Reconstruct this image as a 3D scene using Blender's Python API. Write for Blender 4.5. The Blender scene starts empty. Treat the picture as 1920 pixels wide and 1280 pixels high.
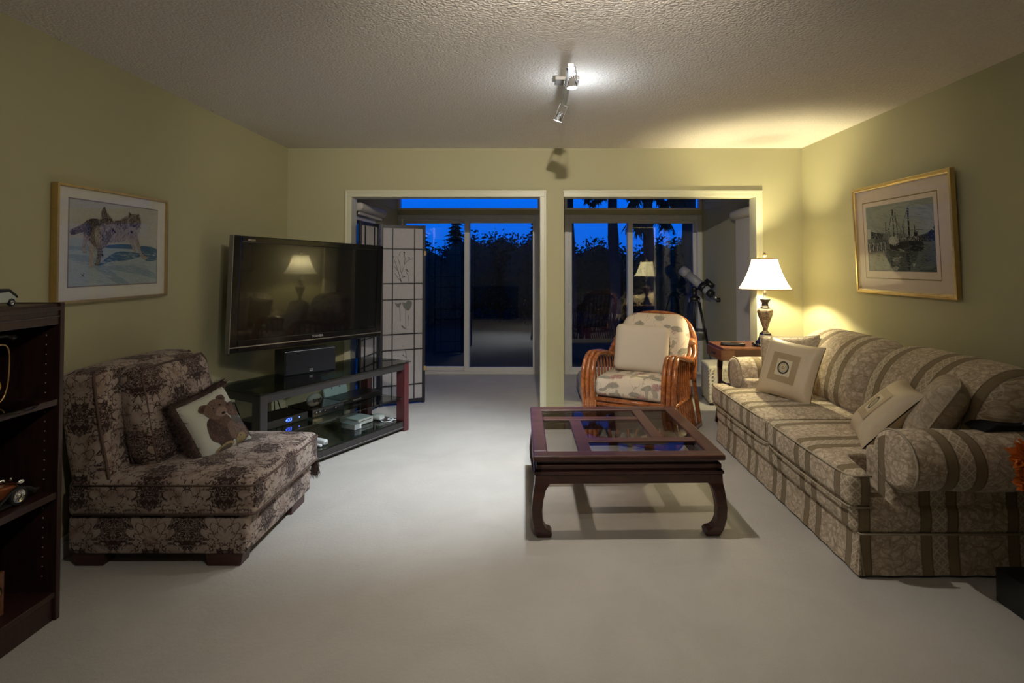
import bpy, bmesh, math, random
from mathutils import Vector, Matrix, Euler
random.seed(7)
PI = math.pi
R = math.radians
C = bpy.context.scene.collection
SC = bpy.context.scene

# ---------------------------------------------------------------- camera
cam_d = bpy.data.cameras.new('camera')
cam = bpy.data.objects.new('camera', cam_d); C.objects.link(cam)
cam.location = (0, 0, 1.385)
cam.rotation_euler = (R(91.2), 0, 0)
cam_d.sensor_width = 36.0
cam_d.lens = 1040 / 1920 * 36
cam_d.shift_x = -40 / 1920
cam_d.shift_y = -165.8 / 1920
cam_d.clip_start = 0.05; cam_d.clip_end = 200
SC.camera = cam
SC.view_settings.view_transform = 'Standard'
SC.view_settings.look = 'None'
SC.view_settings.exposure = 0.0
SC.view_settings.gamma = 1.0
SC.view_settings.use_curve_mapping = False

# ---------------------------------------------------------------- dusk sky
world = bpy.data.worlds.new('dusk_sky'); SC.world = world; world.use_nodes = True
wt = world.node_tree; wt.nodes.clear()
wo = wt.nodes.new('ShaderNodeOutputWorld'); wb = wt.nodes.new('ShaderNodeBackground')
wc = wt.nodes.new('ShaderNodeTexCoord'); ws = wt.nodes.new('ShaderNodeSeparateXYZ')
wr = wt.nodes.new('ShaderNodeValToRGB')
wt.links.new(wc.outputs['Generated'], ws.inputs[0]); wt.links.new(ws.outputs['Z'], wr.inputs[0])
wr.color_ramp.elements[0].position = 0.0; wr.color_ramp.elements[0].color = (0.004, 0.14, 0.78, 1)
wr.color_ramp.elements[1].position = 0.5; wr.color_ramp.elements[1].color = (0.0, 0.08, 0.52, 1)
e = wr.color_ramp.elements.new(0.12); e.color = (0.0, 0.165, 1.0, 1)
wt.links.new(wr.outputs[0], wb.inputs[0]); wb.inputs[1].default_value = 1.15
wt.links.new(wb.outputs[0], wo.inputs[0])

# lamp strengths (the lamps themselves are made with their fixtures)
P_SPOT_FLOOR = 285.0      # far head of the ceiling fixture, aimed at the carpet
P_SPOT_TABLE = 85.0       # near head of the same fixture
P_REAR = (490.0, 36.0)     # two heads of the matching fixture behind the camera
P_SHADE = 82.0            # bulb of the table lamp
COOL = (0.88, 0.97, 1.07); WARM = (1.0, 0.90, 0.77); LAMP = (1.0, 0.88, 0.52)

# ================================================================ node helper
class G:
    """tiny expression helper for procedural materials"""
    def __init__(s, name, rough=0.6, metal=0.0, spec=0.5):
        s.m = bpy.data.materials.new(name); s.m.use_nodes = True
        s.t = s.m.node_tree; s.b = s.t.nodes['Principled BSDF']; s.out = s.t.nodes['Material Output']
        s.b.inputs['Roughness'].default_value = rough
        s.b.inputs['Metallic'].default_value = metal
        s.b.inputs['Specular IOR Level'].default_value = spec
    def n(s, t): return s.t.nodes.new(t)
    def put(s, sock, v):
        if isinstance(v, bpy.types.NodeSocket): s.t.links.new(v, sock)
        elif isinstance(v, (tuple, list)): sock.default_value = tuple(v) + ((1,) if len(v) == 3 and len(sock.default_value) == 4 else ())
        else: sock.default_value = v
    def f(s, op, *a):
        k = s.n('ShaderNodeMath'); k.operation = op
        for i, x in enumerate(a): s.put(k.inputs[i], x)
        return k.outputs[0]
    def mix(s, fac, a, b):
        k = s.n('ShaderNodeMix'); k.data_type = 'RGBA'
        s.put(k.inputs[0], fac); s.put(k.inputs[6], a); s.put(k.inputs[7], b)
        return k.outputs[2]
    def obj(s): return s.n('ShaderNodeTexCoord').outputs['Object']
    def uv(s): return s.n('ShaderNodeTexCoord').outputs['UV']
    def xyz(s, v):
        k = s.n('ShaderNodeSeparateXYZ'); s.put(k.inputs[0], v); return k.outputs
    def comb(s, x, y, z=0.0):
        k = s.n('ShaderNodeCombineXYZ'); s.put(k.inputs[0], x); s.put(k.inputs[1], y); s.put(k.inputs[2], z); return k.outputs[0]
    def noise(s, v, scale, detail=2.0, rough=0.5, dist=0.0, col=False):
        k = s.n('ShaderNodeTexNoise'); s.put(k.inputs['Vector'], v); k.inputs['Scale'].default_value = scale
        k.inputs['Detail'].default_value = detail; k.inputs['Roughness'].default_value = rough; k.inputs['Distortion'].default_value = dist
        return k.outputs[1 if col else 0]
    def vor(s, v, scale, feat='F1', out=0, rnd=1.0):
        k = s.n('ShaderNodeTexVoronoi'); k.feature = feat; s.put(k.inputs['Vector'], v); k.inputs['Scale'].default_value = scale
        k.inputs['Randomness'].default_value = rnd
        return k.outputs[out]
    def ramp(s, v, lo, hi):
        k = s.n('ShaderNodeMapRange'); s.put(k.inputs[0], v); k.inputs[1].default_value = lo; k.inputs[2].default_value = hi
        k.interpolation_type = 'SMOOTHSTEP'; return k.outputs[0]
    def mapv(s, v, scale=(1, 1, 1), rot=(0, 0, 0), loc=(0, 0, 0)):
        k = s.n('ShaderNodeMapping'); s.put(k.inputs[0], v); k.inputs['Scale'].default_value = scale
        k.inputs['Rotation'].default_value = rot; k.inputs['Location'].default_value = loc; return k.outputs[0]
    def vadd(s, a, b, sc=1.0):
        k = s.n('ShaderNodeVectorMath'); k.operation = 'MULTIPLY_ADD'; s.put(k.inputs[0], b); k.inputs[1].default_value = (sc, sc, sc); s.put(k.inputs[2], a)
        return k.outputs[0]
    def col(s, v): s.put(s.b.inputs['Base Color'], v); return s
    def bump(s, h, strength=0.3, dist=0.01):
        k = s.n('ShaderNodeBump'); s.put(k.inputs['Height'], h); k.inputs['Strength'].default_value = strength
        k.inputs['Distance'].default_value = dist; s.t.links.new(k.outputs[0], s.b.inputs['Normal']); return s

def plain(name, c, rough=0.6, metal=0.0, spec=0.5, var=0.06, sc=30.0):
    g = G(name, rough, metal, spec)
    n = g.noise(g.obj(), sc, 3)
    g.col(g.mix(n, tuple(x * (1 - var) for x in c), tuple(min(1, x * (1 + var)) for x in c)))
    return g.m

def wood(name, a, b, rough=0.3, sc=6.0, axis=(1, 8, 8), coat=0.25):
    g = G(name, rough)
    v = g.mapv(g.obj(), axis)
    n = g.noise(v, sc, 6, 0.6, 1.2)
    g.col(g.mix(g.ramp(n, .3, .7), a, b)); g.b.inputs['Coat Weight'].default_value = coat; g.b.inputs['Coat Roughness'].default_value = 0.15
    g.bump(n, 0.05, 0.002)
    return g.m

def glass(name, tint=(0.9, 0.95, 0.93), boost=1.6, rough=0.0):
    m = bpy.data.materials.new(name); m.use_nodes = True; t = m.node_tree; t.nodes.clear()
    o = t.nodes.new('ShaderNodeOutputMaterial'); mx = t.nodes.new('ShaderNodeMixShader')
    tr = t.nodes.new('ShaderNodeBsdfTransparent'); gl = t.nodes.new('ShaderNodeBsdfGlossy'); fr = t.nodes.new('ShaderNodeFresnel')
    mu = t.nodes.new('ShaderNodeMath'); mu.operation = 'MULTIPLY'; mu.inputs[1].default_value = boost; mu.use_clamp = True
    fr.inputs[0].default_value = 1.45; gl.inputs['Roughness'].default_value = rough; tr.inputs[0].default_value = tint + (1,)
    ge = t.nodes.new('ShaderNodeNewGeometry'); ml = t.nodes.new('ShaderNodeMixRGB')   # same index from both sides of a pane
    ml.inputs[1].default_value = (1.45,) * 3 + (1,); ml.inputs[2].default_value = (1 / 1.45,) * 3 + (1,)
    t.links.new(ge.outputs['Backfacing'], ml.inputs[0]); t.links.new(ml.outputs[0], fr.inputs[0])
    t.links.new(fr.outputs[0], mu.inputs[0]); t.links.new(mu.outputs[0], mx.inputs[0])
    t.links.new(tr.outputs[0], mx.inputs[1]); t.links.new(gl.outputs[0], mx.inputs[2]); t.links.new(mx.outputs[0], o.inputs[0])
    return m

def emis(name, c, s):
    g = G(name, .5); g.col(c); g.put(g.b.inputs['Emission Color'], c); g.b.inputs['Emission Strength'].default_value = s
    return g.m

# ---------------------------------------------------------------- materials
M = {}
g = G('sage_wall_paint', 0.72, spec=0.3)
n = g.noise(g.obj(), 1.3, 3); g.col(g.mix(n, (0.385, 0.362, 0.218), (0.42, 0.395, 0.24))); g.bump(g.noise(g.obj(), 160, 3), 0.12, 0.002); M['wall'] = g.m
g = G('cream_trim_paint', 0.4); g.col(g.mix(g.noise(g.obj(), 4, 2), (0.53, 0.52, 0.37), (0.58, 0.565, 0.41))); M['trim'] = g.m
g = G('popcorn_ceiling', 0.9, spec=0.1)
v = g.vor(g.vadd(g.obj(), g.noise(g.obj(), 30, 2, col=True), 0.02), 70); n = g.noise(g.obj(), 110, 3)
h = g.f('ADD', g.f('MULTIPLY', g.f('SUBTRACT', 1.0, v), 0.8), n)
g.col(g.mix(g.ramp(n, .3, .7), (0.70, 0.65, 0.595), (0.77, 0.72, 0.66))); g.bump(h, 0.5, 0.010); M['ceiling'] = g.m
g = G('greige_carpet', 0.95, spec=0.05)
n1 = g.noise(g.obj(), 420, 2); n2 = g.noise(g.obj(), 2.2, 4, 0.6, 0.6); n3 = g.noise(g.obj(), 60, 3)
c1 = g.mix(g.ramp(n2, .3, .7), (0.50, 0.48, 0.445), (0.565, 0.545, 0.505))
g.col(g.mix(g.f('MULTIPLY', g.ramp(n1, .35, .65), 0.35), c1, (0.36, 0.34, 0.30))); g.bump(g.f('ADD', n1, n3), 0.6, 0.01)
g.b.inputs['Sheen Weight'].default_value = 0.2; M['carpet'] = g.m
M['white_vinyl'] = plain('white_vinyl', (0.60, 0.60, 0.58), 0.35)
M['vinyl_shadow'] = plain('grey_aluminium_track', (0.30, 0.30, 0.31), 0.4)
M['pane'] = glass('window_glass', (0.88, 0.91, 0.93), 2.6)
M['side_pane'] = glass('side_window_glass', (0.85, 0.88, 0.90), .7)
M['picture_glass'] = glass('picture_glass', (0.98, 0.98, 0.97), .30)
M['tinted'] = glass('tinted_table_glass', (0.50, 0.56, 0.53), 1.2)
M['table_pane'] = glass('smoked_table_glass', (0.72, 0.68, 0.64), .45)
M['dark_wood'] = wood('dark_cherry_wood', (0.036, 0.012, 0.010), (0.072, 0.024, 0.018), 0.36, 5, (1.2, 9, 9), 0.08)
M['case_wood'] = wood('bookcase_veneer', (0.022, 0.009, 0.008), (0.045, 0.018, 0.016), 0.4, 5, (8, 8, 1), 0.1)
M['cherry'] = wood('red_cherry_leg', (0.075, 0.018, 0.022), (0.11, 0.028, 0.032), 0.4, 5, (9, 9, 1), 0.1)
M['mahogany'] = wood('mahogany_table_wood', (0.10, 0.035, 0.016), (0.17, 0.065, 0.03), 0.3, 5, (9, 1.2, 9))
M['black_frame'] = plain('black_lacquered_steel', (0.030, 0.027, 0.028), 0.36)
M['screen_wood'] = plain('black_screen_wood', (0.010, 0.010, 0.014), 0.4)
M['black'] = plain('black_plastic', (0.010, 0.010, 0.011), 0.35)
M['black_matte'] = plain('black_cloth', (0.012, 0.012, 0.014), 0.9, spec=0.2)
M['gloss_black'] = plain('glossy_black', (0.006, 0.006, 0.007), 0.10)
g = G('tv_panel', 0.16); g.col((0.004, 0.004, 0.005)); g.b.inputs['Coat Weight'].default_value = 0.45; g.b.inputs['Coat Roughness'].default_value = 0.03
g.b.inputs['Roughness'].default_value = 0.16; g.b.inputs['Specular IOR Level'].default_value = 0.25; M['tv_panel'] = g.m
M['silver'] = plain('brushed_silver', (0.55, 0.55, 0.55), 0.3, 1.0)
M['chrome'] = plain('chrome', (0.8, 0.8, 0.8), 0.08, 1.0)
M['gunmetal'] = plain('grey_painted_metal', (0.20, 0.19, 0.18), 0.4, 0.3)
M['white_plastic'] = plain('white_plastic', (0.66, 0.70, 0.70), 0.3)
M['telescope_white'] = plain('pale_grey_enamel', (0.30, 0.31, 0.36), 0.35)
M['grey_plastic'] = plain('grey_plastic', (0.28, 0.31, 0.32), 0.4)
M['pale_plastic'] = plain('pale_blue_grey_plastic', (0.42, 0.52, 0.54), 0.4)
M['gold'] = plain('gold_leaf_frame', (0.55, 0.40, 0.17), 0.32, 0.85, var=.15)
M['gold_inner'] = plain('pale_gold_bead', (0.85, 0.70, 0.42), 0.22, 0.9)
M['brass'] = plain('aged_brass', (0.55, 0.38, 0.17), 0.3, 1.0)
M['mat_board'] = plain('mat_board', (0.62, 0.60, 0.545), 0.85)
M['mat_pink'] = plain('rose_beige_mat_board', (0.60, 0.50, 0.415), 0.85)
M['bevel_line'] = plain('grey_mat_bevel', (0.22, 0.19, 0.17), 0.7)
M['bevel_gold'] = plain('olive_mat_bevel', (0.20, 0.15, 0.06), 0.6)
g = G('screen_paper', 0.8, spec=0.1)
n = g.noise(g.mapv(g.obj(), (1, 1, .35)), 90, 4, .7, 1.5); g.col(g.mix(g.ramp(n, .3, .7), (0.44, 0.42, 0.43), (0.53, 0.51, 0.51)))
tr = g.n('ShaderNodeBsdfTranslucent'); tr.inputs[0].default_value = (.5, .48, .48, 1); mx = g.n('ShaderNodeMixShader'); mx.inputs[0].default_value = .25
g.t.links.new(g.b.outputs[0], mx.inputs[1]); g.t.links.new(tr.outputs[0], mx.inputs[2]); g.t.links.new(mx.outputs[0], g.out.inputs[0]); M['paper'] = g.m
g = G('lampshade_cloth', 0.8, spec=0.1); g.col((0.80, 0.75, 0.64)); g.bump(g.noise(g.obj(), 300, 2), .2, .001)
tr = g.n('ShaderNodeBsdfTranslucent'); tr.inputs[0].default_value = (.82, .79, .66, 1); mx = g.n('ShaderNodeMixShader'); mx.inputs[0].default_value = .20
g.t.links.new(g.b.outputs[0], mx.inputs[1]); g.t.links.new(tr.outputs[0], mx.inputs[2]); g.t.links.new(mx.outputs[0], g.out.inputs[0]); M['shade'] = g.m
M['shade_trim'] = plain('shade_braid', (0.30, 0.17, 0.07), 0.8)
M['shade_seam'] = plain('shade_seam', (0.16, 0.11, 0.07), 0.8)
g = G('antiqued_lamp_resin', 0.38, 0.2); n = g.noise(g.obj(), 28, 5, .7, 1.0)
g.col(g.mix(g.ramp(n, .42, .62), (0.055, 0.038, 0.026), (0.24, 0.185, 0.135))); M['lamp_body'] = g.m
g = G('antiqued_black_resin', 0.35, 0.2); n = g.noise(g.obj(), 40, 4, .7)
g.col(g.mix(g.ramp(n, .55, .75), (0.012, 0.010, 0.010), (0.16, 0.11, 0.07))); M['lamp_black'] = g.m
g = G('varnished_rattan', 0.22); n = g.noise(g.mapv(g.obj(), (1, 1, 1)), 22, 4, .6, .8)
g.col(g.mix(g.ramp(n, .3, .7), (0.20, 0.058, 0.018), (0.37, 0.125, 0.037))); g.b.inputs['Coat Weight'].default_value = .4; M['rattan'] = g.m
g = G('cane_binding', 0.35); n = g.noise(g.mapv(g.obj(), (1, 1, 6)), 60, 3)
g.col(g.mix(g.ramp(n, .3, .7), (0.24, 0.085, 0.028), (0.43, 0.18, 0.065))); M['binding'] = g.m
M['plain_linen'] = plain('cream_linen', (0.52, 0.45, 0.36), 0.9, spec=0.1, sc=250)
M['satin'] = plain('champagne_satin', (0.55, 0.45, 0.31), 0.5, sc=60)
M['satin_dark'] = plain('khaki_satin_band', (0.36, 0.27, 0.155), 0.5, sc=60)
M['satin_light'] = plain('cream_satin_square', (0.60, 0.53, 0.37), 0.5, sc=60)
M['ink_black'] = plain('black_embroidery', (0.012, 0.012, 0.012), 0.7)
M['ink_gold'] = plain('ochre_embroidery', (0.30, 0.22, 0.10), 0.7)
M['piping'] = plain('beige_piping', (0.36, 0.31, 0.23), 0.8)
M['brown_piping'] = plain('brown_piping', (0.11, 0.07, 0.055), 0.85)
M['fur'] = plain('brown_fringe', (0.10, 0.065, 0.058), 0.95, spec=.1, var=.4, sc=120)
M['bear_cloth'] = plain('ivory_printed_cotton', (0.56, 0.57, 0.49), 0.85, sc=200)
M['stone'] = plain('grey_pebble', (0.24, 0.23, 0.20), 0.7, var=.25, sc=90)
M['stone_ink'] = plain('engraved_letters', (0.04, 0.035, 0.03), 0.8)
M['granite'] = plain('black_hearth_tile', (0.010, 0.011, 0.012), 0.28)
M['grout'] = plain('dark_grout', (0.03, 0.03, 0.03), 0.8)
M['bark'] = plain('fir_bark', (0.04, 0.034, 0.03), 1.0, var=.3, sc=14)
M['leaf'] = plain('evergreen_leaf', (0.020, 0.036, 0.018), 0.9, var=.3, sc=5)
M['ground'] = plain('dark_patio', (0.018, 0.02, 0.018), 1.0, spec=0.0)
M['petal'] = plain('orange_petal', (0.62, 0.15, 0.015), 0.7, var=.3, sc=12)
M['petal_dark'] = plain('rust_petal', (0.16, 0.02, 0.012), 0.7, var=.3, sc=12)
M['ceramic'] = plain('dark_ceramic', (0.03, 0.015, 0.012), 0.2)
M['car_orange'] = plain('copper_car_paint', (0.33, 0.10, 0.035), 0.22, 0.4)
M['car_white'] = plain('pale_green_car_paint', (0.45, 0.50, 0.44), 0.25)
M['tyre'] = plain('black_rubber', (0.012, 0.012, 0.012), 0.7)
M['globe'] = glass('clear_glass', (0.85, 0.85, 0.8), 1.5)
M['amber'] = plain('yellow_amber_ball', (0.40, 0.26, 0.03), 0.3, var=.5, sc=30)
M['blue_led'] = emis('blue_led_digits', (0.05, 0.12, 1.0), 6.0)
M['silver_ink'] = plain('silver_lettering', (0.55, 0.52, 0.48), 0.35, 0.5)
M['bulb'] = emis('lit_halogen', (1.0, 0.93, 0.88), 30.0)
M['bulb_dim'] = emis('lit_halogen_side', (1.0, 0.95, 0.95), 3.0)
M['lamp_bulb'] = emis('lit_frosted_bulb', LAMP, 14.0)
M['shade_roll'] = plain('white_roller_cassette', (0.50, 0.48, 0.43), 0.6)
M['plaster'] = plain('rear_wall_paint', (0.42, 0.40, 0.33), 0.8)

# damask: mirrored palmettes and scrolling leaves, pale velvet on dark ground
g = G('brown_damask_velvet', 0.85, spec=0.15)
uvx = g.xyz(g.uv()); PU, PV = 0.34, 0.33
wob = g.noise(g.uv(), 26, 2, col=True); wx = g.xyz(wob)
u0 = g.f('ADD', g.f('DIVIDE', uvx[0], PU), 0.0); v0 = g.f('DIVIDE', uvx[1], PV)
mu = g.f('PINGPONG', u0, 0.5)
vang = g.f('MULTIPLY', v0, 2 * PI)
pv = g.comb(g.f('MULTIPLY', mu, 3.4), g.f('MULTIPLY', g.f('COSINE', vang), .62), g.f('MULTIPLY', g.f('SINE', vang), .62))
ns = g.noise(pv, 2.7, 4.0, .6, 1.5)
def palm(cx, cy, size, lob, flip=1.0, lift=.40, tall=.5):
    """fan-shaped acanthus palmette with three nested scalloped layers"""
    dx = g.f('ABSOLUTE', g.f('ADD', g.f('SUBTRACT', mu, cx), g.f('MULTIPLY', g.f('SUBTRACT', ns, .5), .07)))
    fr = g.f('SUBTRACT', g.f('FRACT', g.f('ADD', v0, 0.5 - cy + 2.0)), 0.5)
    fr = g.f('ADD', g.f('MULTIPLY', fr, flip), g.f('ADD', g.f('MULTIPLY', g.f('SUBTRACT', ns, .5), .08), lift * size))
    th = g.f('ARCTAN2', fr, g.f('ADD', dx, .0001)); r = g.f('SQRT', g.f('ADD', g.f('MULTIPLY', dx, dx), g.f('MULTIPLY', fr, fr)))
    env = g.f('MULTIPLY', size, g.f('ADD', 1 - tall, g.f('MULTIPLY', g.ramp(g.f('SINE', th), -1.0, 1.0), tall * 1.6)))
    out = None
    for q, (c_, p_, w_) in enumerate(((1.0, 0, .018), (.70, .8, .014), (.44, 0, .012))):
        lb = g.f('ABSOLUTE', g.f('SINE', g.f('ADD', g.f('MULTIPLY', th, lob * (1 - .12 * q)), p_)))
        e_ = g.f('MULTIPLY', env, g.f('MULTIPLY', c_, g.f('ADD', .70, g.f('MULTIPLY', lb, .38))))
        if q == 0: out = g.f('MULTIPLY', g.ramp(g.f('SUBTRACT', e_, r), -.006, .008), g.f('MAXIMUM', g.ramp(lb, .02, .16), g.ramp(g.f('SUBTRACT', g.f('MULTIPLY', e_, .74), r), 0, .01)))
        else:
            out = g.f('MULTIPLY', out, g.ramp(g.f('ABSOLUTE', g.f('SUBTRACT', r, e_)), w_ * .3, w_))
            out = g.f('MULTIPLY', out, g.f('MAXIMUM', g.ramp(lb, .02, .20), g.ramp(g.f('ABSOLUTE', g.f('SUBTRACT', r, g.f('MULTIPLY', e_, .86))), .03, .045)))
    return out
m1 = palm(0.0, .52, .30, 5.5); m2 = palm(.5, .02, .29, 4.5); m3 = palm(.27, .26, .15, 3.5, -1.0, .3); m4 = palm(.24, .78, .15, 3.5, 1.0, .3)
band = g.f('ABSOLUTE', g.f('SUBTRACT', ns, .50)); scroll = g.f('SUBTRACT', 1.0, g.ramp(band, .012, .026))
band2 = g.f('ABSOLUTE', g.f('SUBTRACT', ns, .62)); scroll2 = g.f('SUBTRACT', 1.0, g.ramp(band2, .006, .016))
pat = g.f('MAXIMUM', g.f('MAXIMUM', g.f('MAXIMUM', m1, m2), g.f('MAXIMUM', m3, m4)), g.f('MAXIMUM', scroll, scroll2))
nap = g.noise(g.obj(), 9, 4, .6, 1.0); fib = g.noise(g.obj(), 300, 2)
hi = g.mix(g.ramp(nap, .4, .75), (0.40, 0.325, 0.275), (0.22, 0.15, 0.12)); lo = g.mix(nap, (0.034, 0.018, 0.017), (0.055, 0.030, 0.027))
g.col(g.mix(pat, lo, hi)); g.bump(g.f('ADD', g.f('MULTIPLY', pat, .8), g.f('MULTIPLY', fib, .4)), .5, .004)
g.b.inputs['Sheen Weight'].default_value = .12; M['damask'] = g.m

# sofa tapestry: floral bands, brown ribbon stripes and lattice bands, running across the width coordinate (u)
g = G('striped_floral_tapestry', 0.85, spec=0.15)
X = g.xyz(g.uv()); t = g.f('FRACT', g.f('ADD', g.f('DIVIDE', X[0], 0.39), 10.14))
leafv = g.vadd(g.uv(), g.noise(g.uv(), 9, 3, .6, col=True), .12)
de = g.vor(leafv, 21, 'DISTANCE_TO_EDGE'); vc = g.vor(leafv, 21, 'F1', 0)
lines = g.f('SUBTRACT', 1.0, g.ramp(de, .0, .22)); rib = g.noise(leafv, 46, 3, .7, 2.0)
leafv2 = g.mapv(leafv, (1.0, 1.9, 1), (0, 0, .7)); d2_ = g.vor(leafv2, 15, 'DISTANCE_TO_EDGE'); l2_ = g.f('SUBTRACT', 1.0, g.ramp(d2_, .0, .10))
fl = g.mix(g.f('MULTIPLY', lines, .55), g.mix(g.ramp(rib, .35, .65), (0.49, 0.405, 0.305), (0.66, 0.56, 0.435)), (0.28, 0.205, 0.13)); fl = g.mix(g.f('MULTIPLY', l2_, .6), fl, (0.24, 0.178, 0.115))
br = g.mix(g.noise(g.mapv(g.uv(), (60, 4, 1)), 3, 2), (0.18, 0.135, 0.075), (0.24, 0.18, 0.105))
a1 = g.f('PINGPONG', g.f('MULTIPLY', g.f('ADD', X[0], X[1]), 22.0), .5); a2 = g.f('PINGPONG', g.f('MULTIPLY', g.f('SUBTRACT', X[0], X[1]), 22.0), .5)
lt = g.f('MINIMUM', g.ramp(a1, .03, .13), g.ramp(a2, .03, .13))
lat = g.mix(lt, (0.58, 0.50, 0.385), g.mix(g.ramp(g.noise(g.uv(), 130, 2), .4, .6), (0.30, 0.235, 0.155), (0.48, 0.405, 0.30)))
def stp(a, b): return g.f('MULTIPLY', g.ramp(t, a - .006, a + .006), g.f('SUBTRACT', 1.0, g.ramp(t, b - .006, b + .006)))
c = g.mix(stp(.56, .68), fl, br); c = g.mix(stp(.68, .87), c, lat); c = g.mix(stp(.87, .985), c, br)
for q in (.56, .68, .87, .985): c = g.mix(g.f('MULTIPLY', stp(q - .012, q + .004), .75), c, (0.085, 0.058, 0.034))
g.col(c); g.bump(g.f('ADD', g.noise(g.uv(), 500, 2), g.f('MULTIPLY', lines, -.6)), .35, .003); g.b.inputs['Sheen Weight'].default_value = .15; M['sofa'] = g.m

g = G('floral_tapestry_pillow', 0.85, spec=0.15)
lv = g.vadd(g.uv(), g.noise(g.uv(), 9, 3, .6, col=True), .12); d_a = g.vor(lv, 19, 'DISTANCE_TO_EDGE'); rb = g.noise(lv, 46, 3, .7, 2.0)
g.col(g.mix(g.f('MULTIPLY', g.f('SUBTRACT', 1.0, g.ramp(d_a, .0, .22)), .45), g.mix(g.ramp(rb, .35, .65), (0.40, 0.335, 0.25), (0.52, 0.45, 0.35)), (0.27, 0.205, 0.14)))
g.bump(g.noise(g.obj(), 14, 4, .65, 1.2), .7, .03); M['sofa_floral'] = g.m

# rattan chair cushion: cream ground, grey-green leaves, mauve blooms
g = G('floral_chair_cotton', 0.85, spec=0.15)
U = g.vadd(g.uv(), g.noise(g.uv(), 5, 3, .6, col=True), .10)
d1 = g.vor(g.mapv(U, (1, 2.3, 1), (0, 0, .6)), 6.0); d2 = g.vor(g.mapv(U, (2.2, 1, 1), (0, 0, -.5), (3, 1, 0)), 5.5); d3 = g.vor(g.mapv(U, (1, 1, 1), loc=(5, 2, 0)), 5.5)
l1 = g.f('SUBTRACT', 1.0, g.ramp(g.f('ADD', d1, g.f('MULTIPLY', g.noise(g.uv(), 35, 2), .12)), .36, .40)); l2 = g.f('SUBTRACT', 1.0, g.ramp(g.f('ADD', d2, g.f('MULTIPLY', g.noise(g.uv(), 35, 2), .12)), .34, .38)); l3 = g.f('SUBTRACT', 1.0, g.ramp(g.f('ADD', d3, g.f('MULTIPLY', g.noise(g.uv(), 60, 2), .2)), .34, .42))
st = g.f('MULTIPLY', .6, g.f('SUBTRACT', 1.0, g.ramp(g.f('ABSOLUTE', g.f('SUBTRACT', g.noise(U, 8, 2), .5)), .003, .012)))
c = g.mix(st, (0.60, 0.51, 0.40), (0.27, 0.235, 0.17))
c = g.mix(l1, c, g.mix(g.noise(g.uv(), 40, 3), (0.20, 0.185, 0.145), (0.36, 0.32, 0.25))); c = g.mix(l2, c, g.mix(g.noise(g.uv(), 50, 3), (0.26, 0.235, 0.18), (0.42, 0.37, 0.29)))
c = g.mix(l3, c, g.mix(g.ramp(g.noise(g.uv(), 70, 3, .6, 1.5), .35, .65), (0.27, 0.145, 0.13), (0.46, 0.31, 0.27)))
g.col(c); g.bump(g.noise(g.uv(), 400, 2), .2, .002); M['floral'] = g.m

# ottoman cloth printed with rows of faint script
g = G('script_print_linen', 0.85, spec=0.1)
X = g.xyz(g.uv()); row = g.f('PINGPONG', g.f('MULTIPLY', X[1], 32.0), .5)
w = g.noise(g.mapv(g.uv(), (1, .25, 1)), 95, 3, .7, 1.5)
ink = g.f('MULTIPLY', g.ramp(w, .52, .60), g.ramp(row, .16, .28))
g.col(g.mix(ink, (0.52, 0.48, 0.40), (0.24, 0.20, 0.15))); M['script'] = g.m

# coloured print: colour per drawn patch, broken up by fine brush noise
def print_mat(name, var, sc, aniso=(1, 1, 1)):
    g = G(name, 0.8, spec=0.1); k = g.n('ShaderNodeVertexColor'); k.layer_name = 'Col'
    n = g.noise(g.mapv(g.obj(), aniso), sc, 5, .7, .8)
    g.col(g.mix(g.f('MULTIPLY', g.ramp(n, .35, .75), var), k.outputs[0], (0.03, 0.028, 0.026))); return g.m
M['print'] = print_mat('watercolour_print', .15, 90); M['print_bear'] = print_mat('bear_print', .55, 120)

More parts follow.
